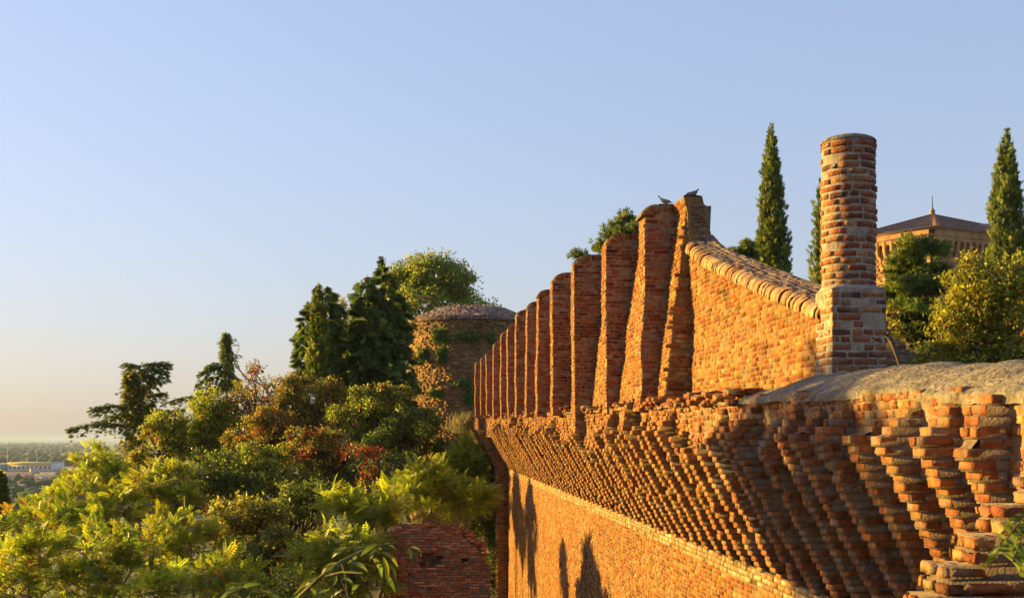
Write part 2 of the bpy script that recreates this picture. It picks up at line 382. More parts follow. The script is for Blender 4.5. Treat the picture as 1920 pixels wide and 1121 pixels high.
# cement coping: hump near the camera flattening into the ledge farther on
acc = Acc()
def cop(s, v):                                           # v 0 outer edge .. 1 inner edge
    hump = 1 - sstep(11.6, 15.0, s)
    p = .70 - 1.85*v + .02*sstep(0, .015, v)*(1 - sstep(.02, .06, v)) + (.03*vnoise(s*2.2, 0, 0, 31) + .015*vnoise(s*6, 1, 0, 32))*(v < .4) + .2*sstep(S_END, S_END + 1, s)*(1-v)
    fold = np.abs(np.sin(s*np.pi/.78 + .9*np.sin(s*1.3) - v*2.6))**.7
    up = np.clip(v/.40, 0, 1)
    zz = lip_z(s) - .045 - .03*(1 - sstep(0, .012, v)) + hump*(.245*np.sin(up*np.pi/2)**.75 - .30*np.clip(v - .42, 0, 1)**1.4 + .045*fold*np.sin(np.pi*np.clip(v*1.5 + .06, 0, 1)))
    zz = zz + (1-hump)*(.07*sstep(0, .2, v) + .08*v) + .012*vnoise(s*4, v*6, 0, 33) + .018*vnoise(s*1.6, v*3, 0, 34) + .006*vnoise(s*11, v*18, 0, 35)
    return P(s, p, zz)
vs = np.concatenate([[0, .006, .014, .025, .04, .06, .08, .10], np.linspace(.13, 1, 30)])
surf(acc, cop, np.concatenate([np.linspace(4.6, 16, 240), np.linspace(16.2, 60.5, 160)]), vs)
acc.build('coping', [M_CEMENT], ramp, smooth=True)

# stepped ruined buttress at the near end
butt = thing('stepped_buttress', 'ruined stepped brick buttress with mortar ledges at the near end of the rampart', 'buttress', P(5.9, 1.2, -1.75))
acc = Acc()
prof = [(.40, .70), (.30, .84), (.16, .95), (.02, 1.06), (-.12, 1.18), (-.24, 1.35), (-.355, 1.56), (-.46, 1.66), (-.55, 1.77), (-.74, 1.97), (-.95, 2.14), (-1.3, 2.3), (-2.4, 2.6)]
pz_, po_ = np.array(prof)[::-1, 0], np.array(prof)[::-1, 1]
z = .27; k = 0; hold = 0; sn = 6.30
while z > -2.4:
    z -= .076
    pe = float(np.interp(z, pz_, po_)) - .13 + R.normal(0, .015)
    if k % 2: pe = hold + R.uniform(.0, .03)
    else: hold = pe
    sn = 6.32 - .012*k - .03*(k // 2 % 2); sf = sn + .30
    lo = []; hi = []; q = pe
    while q > -.5:
        l = min(R.choice([.12, .25], p=[.4, .6])*R.uniform(.9, 1.1), q + .6); jit = R.normal(0, .008)
        if R.random() > .04: lo.append((sn + jit, q - l + .014, z)); hi.append((sn + .13, q, z + .076 - .016))
        q -= l
    a = sn + .14
    while a < sf:
        l = R.uniform(.11, .24); pj = R.normal(0, .012)
        lo.append((a, pe - .2 + pj, z)); hi.append((min(a + l - .014, sf), pe + pj, z + .06)); a += l
    blocks(acc, P, lo, hi, rough=.005, rnd=.008, pal=BR*.92)
    box(acc, P, sn + .010, sf - .02, -.6, pe - .018, z - .014, z + .066, mat=2)
    if k % 2 == 0:                                       # rough mortar spread over each ledge
        surf(acc, lambda u, v: P(u, v, z + .060 + .014*vnoise(u*14, v*14, k, 3) - .03*sstep(pe - .06, pe - .02, v)), np.linspace(sn + .03, sf - .03, 14), np.linspace(pe - .5, pe - .03, 14), mat=1)
    k += 1
acc.build('masonry', [M_BRICK, M_CEMENT, M_DARKMORTAR], butt)

# ------------------------------------------------------------------ BUTTRESSED WALL with tall rounded piers
bw = thing('buttressed_wall', 'tall battered brick wall with a row of round topped brick piers standing on the rampart', 'wall', P(38, .3, .6))
def bat_p(s, z): return np.interp(z, [.2, .6, 2.0, 3.0, 3.6, 4.4], [.60, .53, .38, .24, .17, .12]) + .018*vnoise(s*1.5, z*2, 0, 41)
fx = [1195, 1133, 1075, 1035, 1005, 986, 967, 952.5, 939.5, 925, 913, 901.5, 891]
fy = [389, 441, 481, 514, 545, 567, 582, 607, 620, 640, 656, 667, 676]
piers = []
for i in range(13):
    d = 19 + 3.2*i; X = (fx[i] - CX)*d/F; p = 4.6 - .095*d - X
    piers.append((d/TY, p, (HZ - fy[i])*d/F))
topz = lambda s: np.interp(s, [q[0] for q in piers], [q[2] for q in piers])
acc = Acc()
Sw = lambda s, z, d: P(s, bat_p(s, z) + d, z)
S0 = 18.2
LIT = BR*np.array([.95, .88, .70])  # brick tones for sunlit faces, warm light put into the colour
lay(acc, Sw, S0, 59, .25, 4.2, course=.066, inside=lambda s, z: (z < topz(s) - .05) & (z > lip_z(s) - .25), pal=LIT, rough=.003)
surf(acc, lambda s, v: P(s, bat_p(s, .2 + v*(topz(s)-.22)) - .002, .2 + v*(topz(s) - .22)), np.linspace(S0, 59, 120), np.linspace(0, 1, 24), mat=1)
RE_ = lambda z: np.interp(z, [2.3, 2.5, 3.73], [-.45, -.26, -.04])
surf(acc, lambda s, v: P(s, .12 - v*.16, topz(s) - .02 + .03*np.sin(v*np.pi)), np.linspace(S0, 59, 60), np.linspace(0, 1, 5), mat=1)
surf(acc, lambda s, v: P(s, RE_(.2 + v*(topz(s) - .22)), .2 + v*(topz(s) - .22)), np.linspace(S0, 59, 40), np.linspace(0, 1, 24), mat=1)
# end cap that faces the camera: a wedge between battered face and wing wall
Se = lambda p, z, d: P(S0 - d, p, z)
lay(acc, Se, .0, .62, .3, 3.3, inside=lambda p, z: (p < bat_p(S0, z) - .03), pal=BR*.95)
ze = np.linspace(.2, 3.75, 30)
surf(acc, lambda v, z: P(S0, RE_(z) + v*(bat_p(S0, z) - RE_(z)), z), np.linspace(0, 1, 6), ze, mat=1)
acc.build('battered_wall', [M_BRICK, M_MORTAR], bw)
# the stub of higher wall above the wing wall coping
acc = Acc()
ZT = (HZ - 369)*18.1/F
Sst = lambda p, z, d: P(18.16 - d, p, z)
R_edge = lambda z: np.interp(z, [2.9, ZT], [-.25, -.05])
L_edge = lambda z: np.interp(z, [2.9, 3.5, ZT], [.16, .18, .245])
SHADE_PURP = np.array([(.17,.09,.07),(.21,.13,.10),(.14,.07,.055)]); PW = np.array([.4,.35,.25])  # purple cast of shaded faces put into the brick colour
lay(acc, Sst, -.55, .12, 2.85, ZT, course=.058, blen=.15, inside=lambda p, z: (p > R_edge(z) + .03) & (p < L_edge(z) - .03), pal=SHADE_PURP, w=PW, rough=.005, prot=(.0, .025))
zz = np.linspace(2.6, ZT, 14)
for s_, in ((18.16,),):
    surf(acc, lambda v, z: P(s_, R_edge(z) + v*(L_edge(z) - R_edge(z)), z), np.linspace(0, 1, 5), zz, mat=1)
surf(acc, lambda s, z: P(s, L_edge(z) + .004*vnoise(s*5, z*5), z), np.linspace(18.16, 19.0, 5), zz, mat=1)
lay(acc, lambda s, z, d: P(s, L_edge(z) + d, z), 18.16, 19.0, 2.85, ZT, pal=LIT)
surf(acc, lambda s, z: P(s, R_edge(z), z), np.linspace(18.16, 19.0, 5), zz, mat=1)
surf(acc, lambda s, v: P(s, R_edge(ZT) + v*(L_edge(ZT) - R_edge(ZT)), ZT + .02*np.sin(v*3.1)), np.linspace(18.14, 19.0, 5), np.linspace(0, 1, 6), mat=1)
acc.build('wall_stub', [M_BRICK, M_MORTAR], bw)
# piers
for i, (sc, pf, zt) in enumerate(piers):
    acc = Acc(); th = .44; r = .30; zr = zt - .20
    zlow = float(lip_z(sc)) - (.32 if i in (2, 7) else .10)
    if i == 2: zlow = .12
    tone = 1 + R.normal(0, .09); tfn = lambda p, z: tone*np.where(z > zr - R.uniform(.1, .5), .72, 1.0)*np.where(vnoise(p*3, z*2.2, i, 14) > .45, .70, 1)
    lean = R.normal(0, .012)
    wob = lambda z: lean*(z - .6) + .022*vnoise(z*2.1, i*7.3, 0, 51) + np.interp(z, [.5, 1.6, 3.0], [0, .012, 0])
    front = lambda z: pf + wob(z) + .0*z
    def ptop(p):                                         # outline height at p: elliptical shoulder
        q = np.clip((p - (pf - r))/r, 0, 1); return zr + .20*np.sqrt(np.clip(1 - q*q, 0, 1))
    nx = 3 if i < 3 else 2
    # near side (faces camera), far side, lit front
    for sgn, s_ in ((-1, sc - th/2), (1, sc + th/2)):
        Ss = lambda p, z, d, s_=s_, sgn=sgn: P(s_ + sgn*d, p + wob(z), z)
        lay(acc, Ss, -.12, pf - .004, zlow, zr - .02, inside=lambda p, z: (z < ptop(p) - .11), nx=nx, tintfn=tfn, pal=BR*np.array([.88, .62, .55]), rough=.003, missing=.02, joint=.013, course=.068, prot=(-.002, .011))  # redder, darker sides than the front: shade put into the brick colour
        surf(acc, lambda v, z: P(s_, -.3 + v*(pf + .3 - .003) + wob(zlow + (z)*(ptop(-.3 + v*(pf+.3)) - zlow)), zlow + z*(ptop(-.3 + v*(pf + .3)) - .012 - zlow)),
             1 - (1-np.linspace(0, 1, 24))**1.0, np.linspace(0, 1, 16), mat=1)
        # voussoirs around the shoulder
        nv = 9; lo = []
        for j in range(nv):
            a0, a1 = j/nv*np.pi/2 + .012, (j + 1)/nv*np.pi/2 - .012
            rr = np.array([.97, .42]); 
            def vp(a, q): return pf - r + r*np.sin(a)*q, zr + .20*np.cos(a)*q - (1-q)*.02
            pts = []
            for off in (-.005, .012):
                for a, q in ((a0, .97), (a1, .97), (a1, .30), (a0, .30)):
                    p_, z_ = vp(a, q + R.normal(0, .015)); pts.append(P(s_ + sgn*(off + R.normal(0, .003)), p_, z_))
            acc.add(np.array(pts), [(4,5,6,7),(0,1,5,4),(1,2,6,5),(2,3,7,6),(3,0,4,7)], brickcol(1, BR*np.array([.85,.85,.85]))[0])
        u = pf - r
        while u > -.1:                                   # soldier bricks along the flat part of the top
            l = R.uniform(.055, .075); zt_ = zr + .195
            blocks(acc, lambda a, b, c: P(s_ + sgn*b, a, c), [(u - l + .01, -.01, zt_ - .12)], [(u, .012, zt_ - .005)], pal=BR*.85, rough=.003)
            u -= l
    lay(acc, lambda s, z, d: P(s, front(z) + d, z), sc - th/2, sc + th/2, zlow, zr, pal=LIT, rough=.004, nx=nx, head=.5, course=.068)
    surf(acc, lambda s, z: P(s, front(z) - .003, z), np.linspace(sc - th/2, sc + th/2, 4), np.linspace(zlow, zr, 20), mat=1)
    an = np.linspace(0, np.pi/2, 9)
    def topf(s, a):
        return P(s, pf - r + r*np.sin(a) - .002, zr + .20*np.cos(a) + .008*vnoise(s*9, a*4, i, 3))
    surf(acc, topf, np.linspace(sc - th/2, sc + th/2, 5), an, mat=2)
    surf(acc, lambda s, p: P(s, p, zr + .20 + .010*vnoise(s*9, p*9, i, 4)), np.linspace(sc - th/2, sc + th/2, 5), np.linspace(-.3, pf - r, 6), mat=2)
    acc.build('pier', [M_BRICK, M_PIERMORTAR, M_CEMENT], bw)

# ------------------------------------------------------------------ WING WALL with sloping coping
ww = thing('wing_wall', 'sunlit rough brick wall with a sloping rounded coping running down to the round pillar', 'wall', P(15.6, .06, .45))
WS0, WS1 = 12.45, 18.22
def wtop(s): return np.interp(s, [12.3, 12.9, 15, 17.3, 17.8, 18.3], [1.38, 1.52, 2.07, 2.70, 2.88, 3.12])
PWALL = .125
acc = Acc()
wp = lambda s, z: PWALL + .03*vnoise(s*.9, z*1.1, 0, 61) + .012*vnoise(s*3, z*3, 0, 62)
lay(acc, lambda s, z, d: P(s, wp(s, z) + d, z), WS0, WS1, .35, 3.2, course=.062, blen=.23, joint=.008, tintfn=lambda s, z: np.where(vnoise(s*1.1, z*1.6, 0, 15) > .28, .72, 1.0)*np.where(vnoise(s*5, z*7, 0, 16) > .55, .6, 1), inside=lambda s, z: z < wtop(s) - .10, pal=LIT, nx=3, nz=2, rough=.0025, missing=.08, prot=(-.004, .009), head=.5)
surf(acc, lambda s, v: P(s, wp(s, .3 + v*(wtop(s) - .35)) - .004 + .004*vnoise(s*7, v*12, 0, 63), .3 + v*(wtop(s) - .35)), np.linspace(WS0, WS1, 70), np.linspace(0, 1, 40), mat=1)
surf(acc, lambda s, v: P(s, -.20, .3 + v*(wtop(s) - .30)), np.linspace(WS0, WS1, 20), np.linspace(0, 1, 5), mat=1)
acc.build('wall_face', [M_BRICK, M_MORTAR], ww)
acc = Acc(); s = WS0 + .02
while s < WS1 - .10:                                     # rowlock bricks rounded over the front edge
    l = R.uniform(.060, .078); z0 = float(wtop(s)); a = np.linspace(-.25, np.pi/2 + .1, 7); rr = .135 + R.normal(0, .006); o = R.normal(0, .006)
    sl = .27*rr
    ring = lambda ss, q: P(ss + .27*rr*q*np.cos(a)*.6, PWALL - .05 + o + rr*q*np.cos(a), z0 - .13 + (ss - s)*.25 + rr*q*np.sin(a))
    V = np.concatenate([ring(s, 1), ring(s + .006, 1.02), ring(s + l - .011, 1.02), ring(s + l - .005, 1), ring(s + l - .003, .93), ring(s - .002, .93)])
    n = len(a); f = []
    for b in range(5):
        for j in range(n - 1): f.append((b*n + j, b*n + j + 1, (b+1)*n + j + 1, (b+1)*n + j))
    f.append((0, n, 2*n, 3*n)); f.append((n-1, 4*n-1, 3*n-1, 2*n-1))
    acc.add(V + R.normal(0, .0025, V.shape), f, brickcol(1, np.array([(.35,.20,.095),(.31,.15,.065),(.36,.235,.13)]), [1,1,1])[0])
    s += l
def ctop(s, v): return P(s, PWALL - .05 - v*.30, wtop(s) + .0 + .07*v + .008*vnoise(s*5, v*5, 0, 66))
SLAB = np.array([(.15,.095,.072),(.18,.115,.085),(.125,.08,.062),(.20,.14,.10)]); SW = [1,1,1,.6]
lay(acc, lambda s, v, d: ctop(s, v) + np.stack([0*d, 0*d, d], -1), WS0, WS1 - .1, .02, .98, course=.24, blen=.27, joint=.010, head=.35, pal=SLAB, w=SW, rough=.004, prot=(-.003, .005), missing=.05)
surf(acc, lambda s, v: ctop(s, v) + XYZ(0*s, 0*s, -.002 + .008*vnoise(s*8, v*7, 0, 67)), np.linspace(WS0, WS1, 90), np.linspace(-.05, 1.02, 14), mat=2)
surf(acc, lambda s, v: P(s, PWALL - .36, wtop(s) + .07 - v*.2), np.linspace(WS0, WS1, 40), np.linspace(0, 1, 3), mat=1)
surf(acc, lambda s, v: P(s, PWALL - .02, wtop(s) - .02 - v*.2), np.linspace(WS0, WS1, 40), np.linspace(0, 1, 3), mat=1)
acc.build('coping', [M_BRICK, M_MORTAR, M_DARKMORTAR], ww)

# ------------------------------------------------------------------ ROUND PILLAR
pil = thing('brick_pillar', 'round brick pillar on a square base at the low end of the wing wall', 'pillar', P(12.4, -.14, .4))
acc = Acc(); PC = np.array(Q(1590.5, 0, 12.4))[:2]; RP = 51*12.4/F - .012
ZB = (HZ - 548)*12.4/F; ZTOP = (HZ - 268)*12.4/F
PB = np.array([(.24,.08,.036),(.28,.115,.05),(.17,.055,.032),(.29,.15,.07),(.11,.046,.036)]); PBW = [.3,.25,.2,.12,.13]
def Scyl(u, z, d):
    a = u/RP; rr = RP + d + .008*vnoise(np.cos(a)*2, np.sin(a)*2, z*3, 71); return np.stack([PC[0] + rr*np.cos(a), PC[1] + rr*np.sin(a), z + 0*a], -1)
lay(acc, Scyl, 0, 2*np.pi*RP, ZB + .04, ZTOP, course=.0765, blen=.235, joint=.019, nx=4, nz=3, rough=.004, pal=PB, w=PBW, head=.3, prot=(.002, .013), missing=.0)
surf(acc, lambda a, z: Scyl(a*RP, z, -.003 + .003*vnoise(np.cos(a)*9, np.sin(a)*9, z*12, 72)), np.linspace(0, 2*np.pi, 60), np.linspace(ZB - .1, ZTOP, 70), mat=1)
acc.build('shaft', [M_BRICK, M_PALEMORTAR], pil)
acc = Acc()
surf(acc, lambda a, v: np.stack([PC[0] + (RP + .012)*np.cos(v)*np.cos(a), PC[1] + (RP + .012)*np.cos(v)*np.sin(a), ZTOP - .005 + .075*np.sin(v) + .004*vnoise(np.cos(a)*3, np.sin(a)*3, v*3, 5)], -1), np.linspace(0, 2*np.pi, 40), np.linspace(-.12, np.pi/2, 10))
acc.build('cap', [M_CEMENT], pil, smooth=True)
acc = Acc(); a0, a1, b0, b1 = 12.13, 12.62, -.41, .16; zb0 = .38; zs = ZB + .0
nzp = dict(nx=4, nz=3, rough=.004, pal=PB, w=PBW, course=.0765, blen=.24, joint=.019, prot=(-.002, .014), missing=0.02)
lay(acc, lambda u, z, d: P(a0 - d, u, z), b0, b1, zb0, zs, **nzp)
lay(acc, lambda u, z, d: P(u, b1 + d, z), a0, a1, zb0, zs, **dict(nzp, pal=np.concatenate([PB[:4]*1.1, LIT[:1]])))  # sunlit side gets a lighter palette, light put into the colour
lay(acc, lambda u, z, d: P(u, b0 - d, z), a0, a1, zb0, zs, **nzp)
nn = lambda u, z: -.002 + .003*vnoise(u*9, z*9, 0, 8)
surf(acc, lambda u, z: P(a0 - nn(u, z), u, z), np.linspace(b0, b1, 14), np.linspace(.2, zs, 40), mat=1)
surf(acc, lambda u, z: P(u, b1 + nn(u, z), z), np.linspace(a0, a1, 12), np.linspace(.2, zs, 40), mat=1)
surf(acc, lambda u, z: P(u, b0, z), np.linspace(a0, a1, 6), np.linspace(.2, zs, 10), mat=1)
surf(acc, lambda u, z: P(a1, u, z), np.linspace(b0, b1, 6), np.linspace(.2, zs, 10), mat=1)
def shoulder(u, v):                                      # square base narrowing into the round shaft
    a = u; sq = np.stack([np.sign(np.cos(a))*np.minimum(1, np.abs(np.cos(a))*1.42), np.sign(np.sin(a))*np.minimum(1, np.abs(np.sin(a))*1.42)], -1)
    base = P((a0+a1)/2 + sq[..., 0]*(a1-a0)/2, (b0+b1)/2 + sq[..., 1]*(b1-b0)/2, zs + 0*a)
    rel = base[..., :2] - PC; an = np.arctan2(rel[..., 1], rel[..., 0])
    top = np.stack([PC[0] + RP*.99*np.cos(an), PC[1] + RP*.99*np.sin(an), ZB + .06 + 0*a], -1)
    return base*(1-v)[..., None] + top*v[..., None] + .012*vnoise(np.cos(a)*5, np.sin(a)*5, v*4, 6)[..., None]
surf(acc, shoulder, np.linspace(0, 2*np.pi, 49), np.linspace(0, 1, 5), mat=1)
acc.build('base', [M_BRICK, M_PALEMORTAR], pil)

#@@PART2
# ------------------------------------------------------------------ FOLIAGE
def norm(v): return v/(np.linalg.norm(v, axis=-1, keepdims=True) + 1e-9)
def tmpl_leaf():
    return np.array([(0,0,0),(.45,.27,.06),(1,0,-.12),(.45,-.27,.06)], float), np.array([(0,1,2,3)])
def tmpl_frond(pairs=8, ll=.24, lw=.085, droop=.3):
    v = []; f = []
    def rh(b, dr, l, w, nrm):
        dr = dr/np.linalg.norm(dr); sd = np.cross(nrm, dr); i = len(v)
        v.extend([b, b + dr*l*.45 + sd*w/2, b + dr*l, b + dr*l*.45 - sd*w/2]); f.append((i, i+1, i+2, i+3))
    up = np.array([0, 0, 1.])
    for i in range(pairs):
        x = .14 + .84*i/(pairs - .4); b = np.array([x, 0, -droop*x*x]); k = 1 - .45*(x - .35)**2*2
        for sg in (-1, 1): rh(b, np.array([.45, sg, -.25]), ll*k, lw, up)
    rh(np.array([.98, 0, -droop]), np.array([1, 0, -.6]), ll*.8, lw, up)
    i = len(v); v.extend([np.array([0, .008, 0]), np.array([1, .004, -droop]), np.array([1, -.004, -droop]), np.array([0, -.008, 0])]); f.append((i, i+1, i+2, i+3))
    return np.array(v), np.array(f)
def tmpl_tuft(n=14, w=.16):
    r = np.random.default_rng(3); v = []; f = []
    for k in range(n):
        d = np.array([.75, 0, 0]) + r.normal(0, .42, 3); d /= np.linalg.norm(d); s = norm(np.cross(d, r.normal(0, 1, 3))); i = len(v)
        v.extend([d*.02 + s*w*.3, d*.6 + s*w*.5, d, d*.6 - s*w*.5]); f.append((i, i+1, i+2, i+3))
    return np.array(v), np.array(f)
def tmpl_spray(n=4):
    v = []; f = []
    def rh(b, dr, l, w):
        dr = np.array(dr, float); dr /= np.linalg.norm(dr); sd = np.cross([0, 0, 1.], dr); i = len(v)
        v.extend([b, b + dr*l*.5 + sd*w/2, b + dr*l, b + dr*l*.5 - sd*w/2]); f.append((i, i+1, i+2, i+3))
    rh(np.zeros(3), (1, 0, -.15), 1, .14)
    for k in range(n):
        x = .12 + .7*k/n
        for sg in (-1, 1): rh(np.array([x, 0, -.15*x]), (.75, sg*.8, -.25), .46*(1 - .45*x), .15)
    return np.array(v), np.array(f)
T_LEAF, T_FROND, T_TUFT, T_SPRAY = tmpl_leaf(), tmpl_frond(), tmpl_tuft(), tmpl_spray()
T_FROND5 = tmpl_frond(6, .30, .13, .3)
def inst(acc, T, pos, xd, nd, sc, cols, mat=0):
    V0, F0 = T; n = len(pos); x = norm(xd); y = norm(np.cross(nd, x)); z = np.cross(x, y); sc = np.broadcast_to(sc, (n,))
    V = pos[:, None] + sc[:, None, None]*(V0[None, :, 0, None]*x[:, None] + V0[None, :, 1, None]*y[:, None] + V0[None, :, 2, None]*z[:, None])
    Fc = (F0[None] + (np.arange(n)*len(V0))[:, None, None]).reshape(-1, F0.shape[1])
    acc.add(V.reshape(-1, 3), Fc, np.repeat(cols, len(F0), 0), mat)
def tints(n, pal, v=.22):
    c = np.array([p[:3] for p in pal]); w = np.array([p[3] for p in pal], float); w /= w.sum()
    return np.clip(c[R.choice(len(c), n, p=w)]*np.exp(R.normal(0, v, (n, 1))), .004, .5)
def ctints(n, m, pal, v=.2, keep=.62):
    c = np.array([p[:3] for p in pal]); w = np.array([p[3] for p in pal], float); w /= w.sum()
    a = np.repeat(R.choice(len(c), n, p=w), m); b = R.choice(len(c), n*m, p=w); k = np.where(R.random(n*m) < keep, a, b)
    return np.clip(c[k]*np.exp(R.normal(0, v, (n*m, 1))), .004, .5)
def sph(n): return norm(R.normal(0, 1, (n, 3)))
_k = lambda f, L: [(a*f, b*f, c*f, w) for a, b, c, w in L]
G_YEL = [(.16,.17,.018,4),(.115,.15,.016,4),(.20,.18,.02,1.5),(.07,.10,.014,3)]
G_OLV = [(.10,.095,.016,3),(.15,.12,.018,2),(.07,.085,.014,3),(.19,.11,.02,1)]
G_DRK = [(.045,.07,.014,4),(.065,.09,.016,3),(.10,.11,.018,1)]
G_MID = [(.07,.10,.015,4),(.10,.13,.018,3),(.14,.14,.02,2)]
G_RUS = [(.10,.09,.016,3),(.17,.085,.02,2),(.14,.12,.018,3),(.20,.05,.02,.8)]
G_RED = [(.22,.035,.025,4),(.28,.06,.025,2),(.15,.02,.02,2)]
G_CON = [(.035,.055,.014,4),(.055,.075,.016,2),(.08,.085,.018,1)]
G_CYP = [(.04,.058,.012,4),(.065,.078,.014,2),(.09,.09,.016,1)]
G_GOLD = [(.20,.17,.018,4),(.16,.16,.018,3),(.22,.13,.02,.7),(.10,.12,.014,3)]
G_YEL, G_OLV, G_DRK, G_MID, G_RUS, G_RED, G_CON, G_CYP, G_GOLD = _k(1.95, G_YEL), _k(2.0, G_OLV), _k(1.5, G_DRK), _k(1.8, G_MID), _k(1.7, G_RUS), _k(1.0, G_RED), _k(2.2, G_CON), _k(1.9, G_CYP), _k(1.5, G_GOLD)
def sp_of(x, y):                                         # world x, y -> wall frame s, p
    rx, ry = x - 4.6, y; return rx*TX + ry*TY, -(rx*TY) + ry*TX
def gz(x, y):
    s, p = sp_of(x, y); return float(ground_z(s, p))
def trunk_to(acc, base, top, r0, r1, bend=.25, n=7):
    t = np.linspace(0, 1, n)[:, None]; pts = base*(1-t) + top*t
    off = R.normal(0, bend, (n, 3))*np.array([1, 1, 0]); off[0] = off[-1] = 0
    tube(acc, pts + off*np.sin(np.pi*t), np.linspace(r0, r1, n), 7)
def broadleaf(name, label, cat, d, blobs, pal, kind='leaf', size=.12, dens=9., per=26, group=None, trunk_px=None, accent=None, acc_n=0, spread=.26, bark=None, depth=1.0, tr=.10, limbs=5, flat=.7, rugged=False):
    """blobs: (px, py, rx, ry[, depth offset]) in photograph pixels at depth d"""
    cs = []
    if rugged:
        more = []
        for b in blobs:
            more.append((b[0], b[1], b[2]*.80, b[3]*.80))
            for _ in range(4):
                a = R.uniform(-.5, np.pi + .5); f = R.uniform(.28, .5); more.append((b[0] + b[2]*.85*math.cos(a), b[1] - b[3]*.85*math.sin(a), b[2]*f, b[3]*f))
        blobs = more
    for b in blobs:
        dd = d + (b[4] if len(b) > 4 else R.normal(0, .03)*d*.3); k = dd/F
        cs.append((Q(b[0], b[1], dd), np.array([b[2]*k, .9*max(b[2], b[3])*k*depth, b[3]*k])))
    mean = np.mean([c for c, _ in cs], 0)
    bx, by = (mean[0], mean[1]) if trunk_px is None else ((trunk_px - CX)*d/F, d)
    base = np.array([bx, by, gz(bx, by) - .1])
    o = thing(name, label, cat, base, group)
    at = Acc(); ac = Acc()
    zlow = min(c[2] - r[2]*.6 for c, r in cs); fork = np.array([bx, by, base[2] + max(.6, (zlow - base[2])*.9)])
    trunk_to(at, base, fork, tr, tr*.7)
    for c, r in cs:
        trunk_to(at, fork, c, tr*.62, tr*.25, bend=.15)
        n = max(6, int(dens*4*np.pi*(r[0]*r[2]*.5 + r[0]*r[1]*.25 + r[1]*r[2]*.25)))
        dirs = sph(n); dirs = dirs[(dirs[:, 2] > -.75)]; n = len(dirs)
        q = R.uniform(.30, 1.0, (n, 1))**.5*(1 + .38*vnoise(dirs[:, 0]*2.3 + c[0], dirs[:, 1]*2.3 + c[1], dirs[:, 2]*2.3, 77)[:, None])
        P_ = c + dirs*r*q; out = norm(dirs/np.maximum(r, .05))
        cb = np.exp(R.normal(0, .20, (n, 1)))
        for _ in range(limbs):
            j = R.integers(n); trunk_to(at, c, P_[j], tr*.24, tr*.08, bend=.08, n=5)
        if kind == 'leaf':
            m = per; pos = np.repeat(P_, m, 0) + R.normal(0, spread*.6, (n*m, 3))*np.array([1, 1, flat])
            xd = np.repeat(out, m, 0)*.8 + sph(n*m) + np.array([0, 0, -.35]); nd = sph(n*m)*.9 + np.array([-.25, -.1, .35]) + np.repeat(out, m, 0)*.6
            inst(ac, T_LEAF, pos, xd, nd, size*R.uniform(.6, 1.25, n*m), ctints(n, m, pal)*np.repeat(cb, m, 0))
        elif kind == 'frond':
            m = per; az = R.uniform(0, 2*np.pi, n*m); el = R.uniform(-.35, .9, n*m)
            xd = np.stack([np.cos(az)*np.cos(el), np.sin(az)*np.cos(el), np.sin(el)], 1) + np.repeat(out, m, 0)*.8
            nd = np.array([-.35, .1, .75]) + R.normal(0, .6, (n*m, 3))
            pos = np.repeat(P_, m, 0) + R.normal(0, spread*.2, (n*m, 3))
            inst(ac, T_FROND if size > .42 else T_FROND5, pos, xd, nd, size*R.uniform(.55, 1.2, n*m), ctints(n, m, pal, .16)*np.repeat(cb, m, 0))
        elif kind == 'tuft':
            m = per; pos = np.repeat(P_, m, 0) + R.normal(0, spread*.6, (n*m, 3))*np.array([1, 1, flat])
            xd = np.repeat(out, m, 0)*.7 + np.array([0, 0, .55]) + sph(n*m)*.5
            inst(ac, T_TUFT, pos, xd, sph(n*m), size*R.uniform(.7, 1.2, n*m), tints(n*m, pal)*np.repeat(cb, m, 0))
        if accent and acc_n:
            j = R.integers(0, n, acc_n); m = 34; pos = np.repeat(c + (P_[j] - c)*1.03, m, 0) + R.normal(0, size*.42, (acc_n*m, 3))*np.array([.7, .7, 1.2])
            inst(ac, T_LEAF, pos, sph(acc_n*m) + np.array([0, 0, -.5]), sph(acc_n*m), size*(.75 if kind == 'leaf' else .22)*R.uniform(.7, 1.3, acc_n*m), tints(acc_n*m, accent))
    at.build('trunk', bark or M_BARK, o); ac.build('crown', M_NEEDLE if kind == 'tuft' else M_LEAF, o)
    return o
